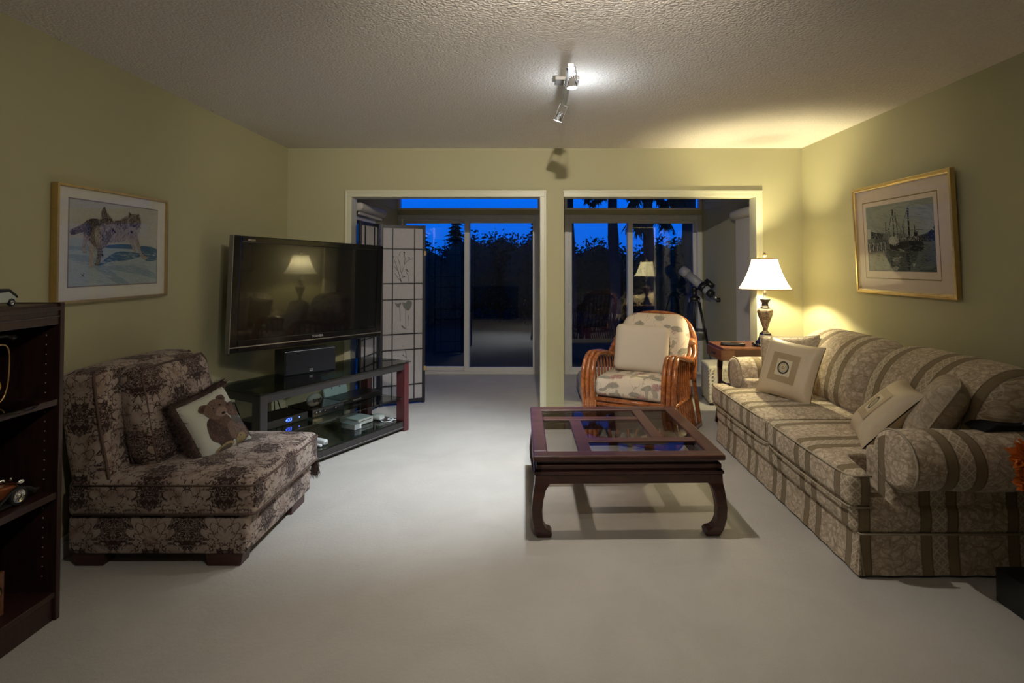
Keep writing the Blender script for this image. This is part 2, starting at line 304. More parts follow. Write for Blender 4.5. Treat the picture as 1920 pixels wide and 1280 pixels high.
# ================================================================ mesh builder
class MB:
    def __init__(s): s.v = []; s.f = []; s.sm = []; s.mi = []; s.uv = {}; s.fc = {}
    def add(s, verts, faces, smooth=False, mi=0, uvs=None, col=None):
        o = len(s.v); s.v += [tuple(p) for p in verts]
        for k, fc in enumerate(faces):
            if uvs: s.uv[len(s.f)] = [uvs[i] for i in fc]
            if col: s.fc[len(s.f)] = col
            s.f.append(tuple(o + i for i in fc)); s.sm.append(smooth); s.mi.append(mi)
        return s
    def box(s, c, d, rz=0.0, mi=0, rot=None):
        x, y, z = d[0] / 2, d[1] / 2, d[2] / 2
        mt = rot if rot else Matrix.Rotation(rz, 3, 'Z')
        vs = [Vector(c) + mt @ Vector((sx * x, sy * y, sz * z)) for sz in (-1, 1) for sy in (-1, 1) for sx in (-1, 1)]
        return s.add(vs, [(0, 2, 3, 1), (4, 5, 7, 6), (0, 1, 5, 4), (2, 6, 7, 3), (1, 3, 7, 5), (0, 4, 6, 2)], False, mi)
    def bb(s, a, b, mi=0):
        return s.box([(p + q) / 2 for p, q in zip(a, b)], [abs(q - p) for p, q in zip(a, b)], 0, mi)
    def tube(s, path, r, seg=10, closed=False, mi=0, smooth=True, flat=1.0):
        P = [Vector(p) for p in path]; n = len(P); rr = r if isinstance(r, (list, tuple)) else [r] * n
        T = []
        for i in range(n):
            a = P[(i - 1) % n] if (closed or i > 0) else P[i]; b = P[(i + 1) % n] if (closed or i < n - 1) else P[i]
            t = b - a; T.append(t.normalized() if t.length > 1e-9 else Vector((0, 0, 1)))
        u = T[0].orthogonal().normalized(); vs = []
        for i in range(n):
            u = u - T[i] * u.dot(T[i])
            u = u.normalized() if u.length > 1e-6 else T[i].orthogonal().normalized()
            w = T[i].cross(u)
            for k in range(seg):
                a = 2 * PI * k / seg; vs.append(P[i] + (u * math.cos(a) + w * math.sin(a) * flat) * rr[i])
        fs = []
        for i in range(n if closed else n - 1):
            for k in range(seg):
                a = i * seg + k; b = i * seg + (k + 1) % seg; j = ((i + 1) % n) * seg
                fs.append((a, b, j + (k + 1) % seg, j + k))
        if not closed:
            fs.append(tuple(range(seg))[::-1]); fs.append(tuple((n - 1) * seg + k for k in range(seg)))
        return s.add(vs, fs, smooth, mi)
    def lathe(s, prof, c=(0, 0, 0), seg=32, mi=0, smooth=True, axis='z', scallop=None, caps=True):
        vs = []
        for j, (r, z) in enumerate(prof):
            for k in range(seg):
                a = 2 * PI * k / seg; q = r * (scallop(a, j) if scallop else 1)
                p = (q * math.cos(a), q * math.sin(a), z)
                if axis == 'x': p = (p[2], p[0], p[1])
                if axis == 'y': p = (p[0], p[2], p[1])
                vs.append((p[0] + c[0], p[1] + c[1], p[2] + c[2]))
        fs = []
        for j in range(len(prof) - 1):
            for k in range(seg):
                fs.append((j * seg + k, j * seg + (k + 1) % seg, (j + 1) * seg + (k + 1) % seg, (j + 1) * seg + k))
        if caps:
            fs.append(tuple(range(seg))[::-1]); fs.append(tuple((len(prof) - 1) * seg + k for k in range(seg)))
        return s.add(vs, fs, smooth, mi)
    def prism(s, poly, z0, z1, mi=0, fn=None, smooth=False):
        n = len(poly); fn = fn or (lambda x, y, z: (x, y, z))
        vs = [fn(x, y, z0) for x, y in poly] + [fn(x, y, z1) for x, y in poly]
        return s.add(vs, [tuple(range(n))[::-1], tuple(range(n, 2 * n))] + [(i, (i + 1) % n, n + (i + 1) % n, n + i) for i in range(n)], smooth, mi)
    def soft(s, c, d, r, n=12, crown=0.0, mi=0, fn=None, front=0.0):
        """rounded, slightly crowned upholstery block"""
        h = [q / 2 for q in d]; key = {}; vs = []; fs = []
        def vid(p):
            k = tuple(round(q, 5) for q in p)
            if k in key: return key[k]
            q = Vector(p); inner = Vector([max(-(h[i] - r), min(h[i] - r, q[i])) for i in range(3)])
            dd = q - inner
            if dd.length > 1e-9: q = inner + dd.normalized() * r
            fx = 1 - (q[0] / h[0]) ** 2; fy = 1 - (q[1] / h[1]) ** 2; fz = 1 - (q[2] / h[2]) ** 2
            if q[2] > 0: q[2] += crown * max(0, fx) ** .5 * max(0, fy) ** .5
            q[0] += front * max(0, fz) * (1 if q[0] > 0 else -1) * max(0, fy) ** .5; q[1] += front * max(0, fz) * (1 if q[1] > 0 else -1) * max(0, fx) ** .5
            if fn: q = Vector(fn(q))
            key[k] = len(vs); vs.append(Vector(c) + q); return key[k]
        def ax(i):
            rr = min(r, h[i] * .98); m = [-h[i], -h[i] + rr * .3, -h[i] + rr * .65] + [-h[i] + rr + (2 * h[i] - 2 * rr) * k / n for k in range(n + 1)] + [h[i] - rr * .65, h[i] - rr * .3, h[i]]
            return m
        A = [ax(0), ax(1), ax(2)]
        for a in range(3):
            b, e = (a + 1) % 3, (a + 2) % 3
            for sg in (-1, 1):
                for i in range(len(A[b]) - 1):
                    for j in range(len(A[e]) - 1):
                        q = []
                        for (p1, p2) in ((i, j), (i + 1, j), (i + 1, j + 1), (i, j + 1)):
                            p = [0, 0, 0]; p[a] = sg * h[a]; p[b] = A[b][p1]; p[e] = A[e][p2]; q.append(vid(p))
                        if sg < 0: q = q[::-1]
                        if len(set(q)) >= 3: fs.append(tuple(dict.fromkeys(q)))
        return s.add(vs, fs, True, mi)
    def build(s, name, mats, parent=None, uv='box', bevel=0.0, loc=None, sub=0, recalc=True):
        me = bpy.data.meshes.new(name); me.from_pydata(s.v, [], s.f); me.update()
        mats = mats if isinstance(mats, (list, tuple)) else [mats]
        for m in mats: me.materials.append(m)
        me.polygons.foreach_set('use_smooth', s.sm); me.polygons.foreach_set('material_index', s.mi)
        lay = me.uv_layers.new(name='UVMap').data; co = me.vertices
        for p in me.polygons:
            nx, ny, nz = (abs(q) for q in p.normal)
            for li, vi in zip(p.loop_indices, p.vertices):
                if p.index in s.uv: lay[li].uv = s.uv[p.index][li - p.loop_start]; continue
                x, y, z = co[vi].co
                if uv == 'box': q = (x, y) if nz >= nx and nz >= ny else ((y, z) if nx >= ny else (x, z))
                elif uv == 'sofa': q = (y, x) if nz >= nx and nz >= ny else ((y, z) if nx >= ny else (x, z))
                elif uv == 'arm': q = (y, z) if nx > .75 else (x, y + z * .0 if nz > ny else z)
                elif uv == 'xz': q = (x, z)
                elif uv == 'yz': q = (y, z if nz < .8 else z + x) if ny < .72 else (x * .42, z)
                lay[li].uv = q
        if s.fc:
            ca = me.color_attributes.new('Col', 'FLOAT_COLOR', 'CORNER')
            for p in me.polygons:
                c = s.fc.get(p.index, (.5, .5, .5))
                for li in p.loop_indices: ca.data[li].color = (c[0], c[1], c[2], 1)
        if recalc:
            bm = bmesh.new(); bm.from_mesh(me); bmesh.ops.recalc_face_normals(bm, faces=bm.faces); bm.to_mesh(me); bm.free()
        o = bpy.data.objects.new(name, me); C.objects.link(o)
        if parent: o.parent = parent
        if loc: o.location = loc
        if bevel:
            b = o.modifiers.new('bevel', 'BEVEL'); b.width = bevel; b.segments = 2; b.limit_method = 'ANGLE'; b.angle_limit = R(40)
        if sub:
            b = o.modifiers.new('sub', 'SUBSURF'); b.levels = sub; b.render_levels = sub
        return o

def cr(pts, n=6, closed=False):
    """catmull-rom through points"""
    P = [Vector(p) if len(p) == 3 else Vector((p[0], p[1], 0)) for p in pts]; N = len(P); out = []
    for i in range(N if closed else N - 1):
        g_ = lambda k: P[k % N] if closed else P[max(0, min(N - 1, k))]
        a, b, c, d = g_(i - 1), g_(i), g_(i + 1), g_(i + 2)
        for k in range(n):
            t = k / n
            out.append(.5 * ((2 * b) + (c - a) * t + (2 * a - 5 * b + 4 * c - d) * t * t + (3 * b - a - 3 * c + d) * t ** 3))
    if not closed: out.append(P[-1])
    return out
def cr2(pts, n=5): return [(p.x, p.y) for p in cr(pts, n, True)]

def thing(name, label, cat, loc=(0, 0, 0), rz=0.0, group=None, rot=None):
    o = bpy.data.objects.new(name, None); C.objects.link(o); o.location = loc
    o.rotation_euler = rot if rot else (0, 0, rz); o.empty_display_size = .1
    o['label'] = label; o['category'] = cat
    if group: o['group'] = group
    return o
def tag(o, label, cat, group=None, kind=None):
    o['label'] = label; o['category'] = cat
    if group: o['group'] = group
    if kind: o['kind'] = kind
    return o
def struct(name, mb, m, label=None, bevel=0.0, uv='box'):
    o = mb.build(name, m, bevel=bevel, uv=uv); o['kind'] = 'structure'; o['category'] = name.split('_')[0]
    if label: o['label'] = label
    return o
def sthing(name, label):
    o = bpy.data.objects.new(name, None); C.objects.link(o); o['kind'] = 'structure'; o['label'] = label; o['category'] = name.split('_')[0]
    return o

def bil(q, p):
    """(s,t) of a drawing point inside a skewed quad TL,TR,BR,BL"""
    s = t = .5
    for _ in range(12):
        f = [(1 - s) * (1 - t) * q[0][k] + s * (1 - t) * q[1][k] + s * t * q[2][k] + (1 - s) * t * q[3][k] - p[k] for k in (0, 1)]
        ds = [(1 - t) * (q[1][k] - q[0][k]) + t * (q[2][k] - q[3][k]) for k in (0, 1)]
        dt = [(1 - s) * (q[3][k] - q[0][k]) + s * (q[2][k] - q[1][k]) for k in (0, 1)]
        D = ds[0] * dt[1] - ds[1] * dt[0]
        s -= (f[0] * dt[1] - f[1] * dt[0]) / D; t -= (ds[0] * f[1] - ds[1] * f[0]) / D
    return s, t

# ================================================================ room shell
XL, XR, YB, YF, ZC = -2.226, 2.435, 5.013, -1.2, 2.44
YB2 = YB + .14
YS, SXL, SXR, ZS = 7.06, -1.73, 2.16, 2.75
mb = MB(); mb.bb((XL - .1, YF - .1, -.12), (XR + .1, YB2, 0)); mb.bb((SXL - .1, YB2, -.12), (SXR + .1, YS + .12, 0)); struct('floor', mb, M['carpet'], 'greige carpet floor')
mb = MB(); mb.bb((XL - .1, YF - .1, ZC), (XR + .1, YB, ZC + .1)); struct('ceiling', mb, M['ceiling'], 'textured popcorn ceiling')
mb = MB(); mb.bb((XL - .1, YF - .1, 0), (XL, YB + .14, ZC)); struct('wall_left', mb, M['wall'], 'sage green wall on the left')
mb = MB(); mb.bb((XR, YF - .1, 0), (XR + .1, YB + .14, ZC)); struct('wall_right', mb, M['wall'], 'sage green wall on the right')
mb = MB(); mb.bb((XL, YF - .1, 0), (XR, YF, ZC)); struct('wall_front', mb, M['plaster'], 'wall behind the camera')
OT = 2.05
mb = MB()
mb.bb((XL, YB, 0), (-1.697, YB2, ZC)); mb.bb((.112, YB, 0), (.275, YB2, OT)); mb.bb((2.065, YB, 0), (XR, YB2, ZC)); mb.bb((-1.697, YB, OT), (2.065, YB2, ZC + .35))
struct('wall_back', mb, M['wall'], 'sage green back wall with two open doorways and a narrow pillar')
def casing(name, x0, x1, sides, label):
    mb = MB(); w = .052
    def bar(a, b):
        mb.bb(a, b)
    if 'l' in sides: mb.bb((x0, YB - .012, 0), (x0 + w, YB2 + .01, OT - w)); mb.bb((x0 - .004, YB - .020, 0), (x0 + .012, YB - .012, OT - .010))
    if 'r' in sides: mb.bb((x1 - w, YB - .012, 0), (x1, YB2 + .01, OT - w)); mb.bb((x1 - .012, YB - .020, 0), (x1 + .004, YB - .012, OT - .010))
    mb.bb((x0, YB - .012, OT - w), (x1, YB2 + .01, OT)); mb.bb((x0 - .004, YB - .020, OT - .010), (x1 + .004, YB - .012, OT + .006))
    struct(name, mb, M['trim'], label, .003)
casing('trim_1', -1.697, .112, 'lr', 'painted casing of the left doorway'); casing('trim_2', .275, 2.065, 'r', 'painted casing of the right doorway')
def base(name, a, b, label):
    mb = MB(); x0, y0 = a; x1, y1 = b
    mb.bb((x0, y0, 0), (x1, y1, .075));
    if abs(x1 - x0) < abs(y1 - y0): mb.bb((x0, y0, .075), (x0 + (x1 - x0) * .55, y1, .10))
    else: mb.bb((x0, y1 if False else y0, .075), (x1, y0 + (y1 - y0) * .55, .10))
    struct(name, mb, M['white_vinyl'], label, .003)
base('baseboard_left', (XL, YF), (XL + .015, YB), 'white baseboard along the left wall')
base('baseboard_right', (XR, YF), (XR - .015, YB), 'white baseboard along the right wall')
base('baseboard_back', (XL + .015, YB), (-1.70, YB - .015), 'white baseboard left of the doorway')

# sunroom beyond the doorways
def side_wall(name, x, sgn, label, y0, y1, z0, z1):
    mb = MB(); a, b = (x - .1, x) if sgn < 0 else (x, x + .1)
    mb.bb((a, YB2, 0), (b, y0, ZS)); mb.bb((a, y1, 0), (b, YS + .12, ZS)); mb.bb((a, y0, 0), (b, y1, z0)); mb.bb((a, y0, z1), (b, y1, ZS))
    xx = x + .002 * -sgn
    mb.bb((min(x, x - sgn * .003), YB2, 2.063), (max(x, x - sgn * .003), YS, 2.071))
    struct(name, mb, M['wall'], label)
side_wall('wall_sunroom_left', SXL, -1, 'left wall of the sunroom', 5.22, 6.02, .10, 1.88)
side_wall('wall_sunroom_right', SXR, 1, 'right wall of the sunroom', 5.22, 5.74, .35, 1.83)
mb = MB(); mb.bb((SXL - .1, YB2, ZS), (SXR + .1, YS + .12, ZS + .1)); struct('ceiling_sunroom', mb, M['ceiling'], 'sunroom ceiling')
mb = MB(); mb.bb((SXL - .1, YS, 2.42), (SXR + .1, YS + .12, ZS)); mb.bb((.085, YS, 0), (.40, YS + .12, 2.42)); mb.bb((SXL, YS, 2.02), (.085, YS + .12, 2.085)); mb.bb((.40, YS, 2.02), (2.145, YS + .12, 2.085))
mb.bb((SXL - .1, YS, 0), (SXL, YS + .12, 2.42)); mb.bb((2.145, YS, 0), (SXR + .1, YS + .12, 2.42))
struct('wall_sunroom_back', mb, M['wall'], 'far sunroom wall around the glazing')

def slider(name, x0, x1, xm, handle_x, front_right, label):
    t = sthing(name, label); y = YS + .01
    mb = MB(); w = .055
    mb.bb((x0, y - .02, 0), (x0 + w, y + .09, 2.02)); mb.bb((x1 - w, y - .02, 0), (x1, y + .09, 2.02)); mb.bb((x0 + w, y - .02, 1.965), (x1 - w, y + .09, 2.02)); mb.bb((x0 + w, y - .03, 0), (x1 - w, y + .09, .035))
    mb.build('door_frame', M['white_vinyl'], t, bevel=.004)
    for k, (a, b) in enumerate(((x0 + .03, xm + .035), (xm - .035, x1 - .03))):
        near = (k == 1) == front_right
        yy = y if near else y + .045; mb = MB(); s = .062
        mb.bb((a, yy, .035), (a + s, yy + .035, 1.965)); mb.bb((b - s, yy, .035), (b, yy + .035, 1.965)); mb.bb((a + s, yy, 1.915), (b - s, yy + .035, 1.965)); mb.bb((a + s, yy, .035), (b - s, yy + .035, .085))
        p = mb.build('sliding_panel' if near else 'fixed_panel', M['white_vinyl'], t, bevel=.003)
        mb = MB(); mb.bb((a + s, yy + .014, .085), (b - s, yy + .02, 1.915)); mb.build('glass_pane', M['pane'], p)
        if near:
            mb = MB(); hx = handle_x
            mb.tube(cr([(hx, yy, .90), (hx, yy - .035, .92), (hx, yy - .045, 1.0), (hx, yy - .035, 1.08), (hx, yy, 1.10)], 5), .009, 8)
            mb.bb((hx - .016, yy - .006, .88), (hx + .016, yy, 1.12)); mb.build('door_handle', M['white_plastic'], p)
    return t
slider('door_1', SXL, .085, -.845, .03, True, 'white sliding glass door seen through the left doorway')
slider('door_2', .40, 2.145, 1.235, .455, False, 'white sliding glass door seen through the right doorway')
for i, (x0, x1, lab) in enumerate(((SXL, .085, 'transom window above the left sliding door'), (.40, 2.145, 'transom window above the right sliding door'))):
    t = sthing('window_%d' % (i + 1), lab); mb = MB(); w = .03
    mb.bb((x0, YS - .01, 2.085), (x0 + w, YS + .08, 2.42)); mb.bb((x1 - w, YS - .01, 2.085), (x1, YS + .08, 2.42)); mb.bb((x0 + w, YS - .01, 2.39), (x1 - w, YS + .08, 2.42)); mb.bb((x0 + w, YS - .01, 2.085), (x1 - w, YS + .08, 2.105))
    mb.build('window_frame', M['white_vinyl'], t, bevel=.003)
    mb = MB(); mb.bb((x0 + w, YS + .03, 2.105), (x1 - w, YS + .036, 2.39)); mb.build('glass_pane', M['pane'], t)
def side_window(name, x, sg, y0, y1, z0, z1, lab):
    t = sthing(name, lab); mb = MB(); w = .055; a, b = sorted((x - sg * .012, x + sg * .08))
    mb.bb((a, y0, z0), (b, y0 + w, z1)); mb.bb((a, y1 - w, z0), (b, y1, z1)); mb.bb((a, y0 + w, z0), (b, y1 - w, z0 + w)); mb.bb((a, y0 + w, z1 - w), (b, y1 - w, z1))
    mb.build('window_frame', M['white_vinyl'], t, bevel=.003)
    mb = MB(); a, b = sorted((x + sg * .03, x + sg * .036)); mb.bb((a, y0 + w, z0 + w), (b, y1 - w, z1 - w)); mb.build('glass_pane', M['side_pane'], t)
side_window('window_3', SXL, -1, 5.22, 6.02, .10, 1.88, 'tall side window left of the folding screen'); side_window('window_4', SXR, 1, 5.22, 5.74, .35, 1.83, 'narrow side window at the far right of the sunroom')
def cassette(x, sg, y0, y1, zc, drop, label):
    t = thing('roller_shade', label, 'window shade', (x - sg * .012, (y0 + y1) / 2, zc)); L = (y1 - y0) / 2
    mb = MB(); mb.lathe([(.02, -L), (.045, -L + .006), (.05, -L + .02), (.05, L - .02), (.045, L - .006), (.02, L)], (-sg * .05, 0, 0), 20, axis='y'); mb.build('cassette', M['shade_roll'], t)
    mb = MB(); mb.bb((-sg * .045, -L + .05, -drop), (-sg * .048, L - .05, -.02)); mb.bb((-sg * .038, -L + .05, -drop - .02), (-sg * .055, L - .05, -drop)); mb.build('shade_cloth', M['shade_roll'], t)
cassette(SXL, -1, 5.25, 6.14, 1.945, .06, 'white roller shade rolled up above the left sunroom window')
cassette(SXR, 1, 5.19, 5.80, 1.90, 1.42, 'white roller shade pulled down over the narrow right sunroom window')

# tiny hooks on the left ceiling edge
for (x, y) in ((XL + .03, 2.53), (XL + .05, 3.72)):
    mb = MB(); mb.tube(cr([(x, y, 2.44), (x, y, 2.425), (x + .012, y + .004, 2.418), (x + .02, y + .004, 2.428)], 4), .002, 6)
    o = mb.build('ceiling_hook', M['chrome']); tag(o, 'tiny white wire hook under the ceiling ' + ('nearest the camera' if y < 3 else 'above the television side'), 'hook', 'small ceiling hooks along the left wall')

# ================================================================ ceiling spotlights
def track(x, yc, label, heads, group, fill):
    t = thing('ceiling_spotlight', label, 'ceiling light', (x, yc, 2.44), group=group)
    mb = MB(); mb.bb((-.068, -.05, -.022), (.068, .05, 0)); mb.build('ceiling_plate', M['gunmetal'], t, bevel=.004)
    mb = MB(); mb.bb((-.017, -.36, -.062), (.017, .36, -.04)); mb.bb((-.02, -.03, -.045), (.02, .03, -.02)); mb.build('bar', M['silver'], t, bevel=.003)
    for (dy, aim, pw, col, ang, dim) in heads:
        piv = Vector((0, dy, -.055)); d = (Vector(aim) - Vector((x, yc, 2.44)) - piv).normalized()
        q = d.to_track_quat('-Z', 'Y').to_matrix()
        ex = Vector((1, 0, 0)); zz = -d; ex = (ex - zz * ex.dot(zz)).normalized(); ey = zz.cross(ex); Q = Matrix((ex, ey, zz)).transposed()
        mb = MB()
        for sx in (-1, 1): mb.box(piv + Q @ Vector((sx * .024, 0, -.05)), (.004, .030, .10), rot=Q)
        mb.box(piv + Q @ Vector((0, 0, -.002)), (.05, .032, .006), rot=Q)
        h = mb.build('head_bracket', M['chrome'], t, bevel=.001)
        mb = MB(); pr = [(.006, -.045), (.014, -.05), (.020, -.07), (.026, -.098), (.027, -.104)]
        vs = MB(); vs.lathe(pr, seg=24, caps=False); mb.add([piv + Q @ Vector(p) for p in vs.v], vs.f, True); mb.build('reflector', M['chrome'], h)
        mb = MB(); vs = MB(); vs.lathe([(.001, -.1035), (.0262, -.1035)], seg=24, caps=False); mb.add([piv + Q @ Vector(p) for p in vs.v], vs.f, True); mb.build('lens', M['bulb'], h)
        ld = bpy.data.lights.new('halogen_spot', 'SPOT'); ld.energy = pw; ld.color = col; ld.spot_size = R(ang); ld.spot_blend = dim; ld.shadow_soft_size = .022
        lo = bpy.data.objects.new('halogen_spot', ld); C.objects.link(lo); lo.parent = t
        lo.location = piv + d * .125; lo.rotation_euler = d.to_track_quat('-Z', 'Y').to_euler()
    ld = bpy.data.lights.new('added_fill', 'POINT'); ld.energy = fill[0]; ld.color = fill[1]; ld.shadow_soft_size = .03  # bare point light added under the bar to brighten ceiling and walls
    lo = bpy.data.objects.new('added_fill', ld); C.objects.link(lo); lo.parent = t; lo.location = (.07, .0, -.20)
track(.19, 3.13, 'small two-head chrome spotlight bar in the middle of the ceiling',
      [(.33, (-.72, 3.95, 0), P_SPOT_FLOOR, COOL, 76, 1.0), (-.33, (.35, 2.75, 0), P_SPOT_TABLE, WARM, 105, 1.0)], 'ceiling spotlight bars', (3.0, COOL))
track(.15, .85, 'matching spotlight bar on the ceiling behind the camera',
      [(.19, (.2, 5.0, 2.15), P_REAR[0], WARM, 105, 1.0), (-.19, (-1.6, 2.9, .5), P_REAR[1], WARM, 130, 1.0)], 'ceiling spotlight bars', (3.5, WARM))

# ================================================================ coffee table
t = thing('coffee_table', 'dark cherry square coffee table with glass panes on the carpet in front of the sofa', 'coffee table', (.478, 3.315, 0), R(1.1))
L = .49; zt = .42; fw = .078
mb = MB()
mb.bb((-L, -L, zt - .030), (L, -L + fw, zt)); mb.bb((-L, L - fw, zt - .030), (L, L, zt)); mb.bb((-L, -L + fw, zt - .030), (-L + fw, L - fw, zt)); mb.bb((L - fw, -L + fw, zt - .030), (L, L - fw, zt))
mb.build('top_frame', M['dark_wood'], t, bevel=.008)
bx = (-.215, .215); bw = .034
bars = [((bx[0] - bw, -L + fw), (bx[0] + bw, bx[1] - bw)), ((-L + fw, bx[1] - bw), (bx[1] - bw, bx[1] + bw)), ((bx[1] - bw, bx[0] + bw), (bx[1] + bw, L - fw)), ((bx[0] + bw, bx[0] - bw), (L - fw, bx[0] + bw))]
for a, b in bars:
    mb = MB(); mb.bb(a + (zt - .028,), b + (zt - .003,)); mb.build('lattice_bar', M['dark_wood'], t, bevel=.004)
pn = [((-L + fw, -L + fw), (bx[0] - bw, bx[1] - bw)), ((-L + fw, bx[1] + bw), (bx[1] - bw, L - fw)), ((bx[1] + bw, bx[0] + bw), (L - fw, L - fw)), ((bx[0] + bw, -L + fw), (L - fw, bx[0] - bw)), ((bx[0] + bw, bx[0] + bw), (bx[1] - bw, bx[1] - bw))]
for a, b in pn:
    mb = MB(); mb.bb(a + (zt - .014,), b + (zt - .008,)); mb.build('glass_pane', M['table_pane'], t)
mb = MB()
for sx, sy, lx, ly in ((0, -1, 1, 0), (0, 1, 1, 0), (-1, 0, 0, 1), (1, 0, 0, 1)):
    def rail(off, th, z0, z1):
        if sx == 0: y = sy * (L - off); mb.bb((-(L - off), y, z0), (L - off, y - sy * th, z1))
        else: x = sx * (L - off); mb.bb((x, -(L - off), z0), (x - sx * th, L - off, z1))
    rail(.030, .03, zt - .050, zt - .030); rail(.016, .035, zt - .072, zt - .050); rail(.024, .03, zt - .082, zt - .072); rail(.006, .04, zt - .098, zt - .082); rail(.012, .026, zt - .145, zt - .098)
mb.build('apron', M['dark_wood'], t, bevel=.004)
for sx in (-1, 1):
    for sy in (-1, 1):
        mb = MB(); secs = [(.322, .012, .075), (.275, .010, .078), (.245, .004, .062), (.20, -.002, .056), (.15, -.006, .054), (.10, -.004, .054), (.07, .002, .056), (.05, .006, .064), (.035, .010, .080), (.02, .016, .082), (.006, .022, .074), (0, .024, .070)]
        vs = []; fs = []
        for z, o_, a in secs:
            for (p, q) in ((0, 0), (1, 0), (1, 1), (0, 1)): vs.append((sx * (L - o_ - a * p), sy * (L - o_ - a * q), z))
        for i in range(len(secs) - 1):
            for k in range(4): fs.append((i * 4 + k, i * 4 + (k + 1) % 4, i * 4 + 4 + (k + 1) % 4, i * 4 + 4 + k))
        fs += [(0, 1, 2, 3), tuple(len(vs) - 4 + k for k in range(4))]
        mb.add(vs, fs); mb.build('leg', M['dark_wood'], t, bevel=.008)

# ================================================================ sofa
SY0, SY1 = 2.48, 4.39
sofa = thing('sofa', 'long beige sofa with floral and brown striped upholstery along the right wall', 'sofa', (1.95, 3.435, 0))
ox, oy = 1.95, 3.435
def S(x, y, z): return (x - ox, y - oy, z)
fab = M['sofa']
mb = MB(); mb.soft(S(1.910, 3.435, .250), (.955, 1.87, .155), .035, 8, mi=0, front=.012); mb.build('base', fab, sofa, uv='sofa')
# skirt: pleated band, four sides
mb = MB()
def skirt_path():
    x0, x1, y0, y1 = 1.462, 2.40, 2.503, 4.367; pts = []
    for (a, b, n) in (((x0, y1), (x0, y0), 60), ((x0, y0), (x1, y0), 30), ((x1, y0), (x1, y1), 30), ((x1, y1), (x0, y1), 20)):
        for i in range(n): pts.append((a[0] + (b[0] - a[0]) * i / n, a[1] + (b[1] - a[1]) * i / n))
    return pts
sp = skirt_path(); n = len(sp); vs = []; cx_, cy_ = 1.93, 3.435
for (z, fl) in ((.185, 0), (.182, .012), (.10, .014), (.012, .024)):
    for i, (x, y) in enumerate(sp):
        w = .003 * math.sin(i * 1.3) * (fl / .024)
        dx = -1 if abs(x - 1.462) < 1e-6 else (1 if abs(x - 2.40) < 1e-6 else 0); dy = -1 if abs(y - 2.503) < 1e-6 else (1 if abs(y - 4.367) < 1e-6 else 0)
        if dx > 0: fl2 = 0
        else: fl2 = fl + w
        vs.append(S(x + dx * fl2, y + dy * fl2, z))
fs = [(j * n + i, j * n + (i + 1) % n, (j + 1) * n + (i + 1) % n, (j + 1) * n + i) for j in range(3) for i in range(n)]
mb.add(vs, fs, False); o = mb.build('skirt', fab, sofa, uv='sofa'); sd = o.modifiers.new('solid', 'SOLIDIFY'); sd.thickness = .004; sd.offset = -1
mb = MB(); mb.bb(S(1.50, 2.54, 0), S(2.36, 4.33, .20)); mb.build('under_frame', M['black_matte'], sofa)
mb = MB(); mb.tube([S(1.452, 4.375, .186), S(1.452, 2.493, .186), S(2.40, 2.493, .186)], .005, 6); mb.build('skirt_welt', M['piping'], sofa)
# kick pleat on the near corner
mb = MB(); mb.add([S(1.430, 2.50, .012), S(1.448, 2.492, .185), S(1.462, 2.474, .012)], [(0, 1, 2)]); mb.build('corner_pleat', fab, sofa, uv='sofa')
# two T-shaped seat cushions
ymid = 3.36
for (y0, y1, nose) in ((SY0, ymid, -1), (ymid + .004, SY1, 1)):
    L_ = y1 - y0
    def shape(q, y0=y0, y1=y1, nose=nose, L_=L_):
        x, y, z = q; back = x > -.26            # behind the arm line the cushion is narrower
        if back and nose * y > 0:
            lim = L_ / 2 - .235; y = nose * min(abs(y), lim + (abs(y) - lim) * .02) if abs(y) > lim else y
        z += -.012 * math.exp(-((x + .1) ** 2 + (y) ** 2) / .05)
        return (x, y, z)
    mb = MB(); mb.soft(S(1.40 + .375, (y0 + y1) / 2, .380), (.75, L_, .140), .028, 22, crown=.03, fn=shape, front=.008)
    cu = mb.build('seat_cushion', fab, sofa, uv='sofa')
    for z in (.444, .306):
        e = .006; a_ = 1.505 if nose < 0 else 1.74; b_ = 1.74 if nose < 0 else 1.505
        pts = [S(a_, y0 + e, z), S(1.45, y0 + e, z), S(1.425, y0 + .008, z), S(1.407, y0 + .03, z), S(1.397, y0 + .12, z), S(1.394, (y0 + y1) / 2, z), S(1.397, y1 - .12, z), S(1.407, y1 - .03, z), S(1.425, y1 - .008, z), S(1.45, y1 - e, z), S(b_, y1 - e, z)]
        mb = MB(); mb.tube(pts, .0045, 6); mb.build('piping', M['piping'], cu)
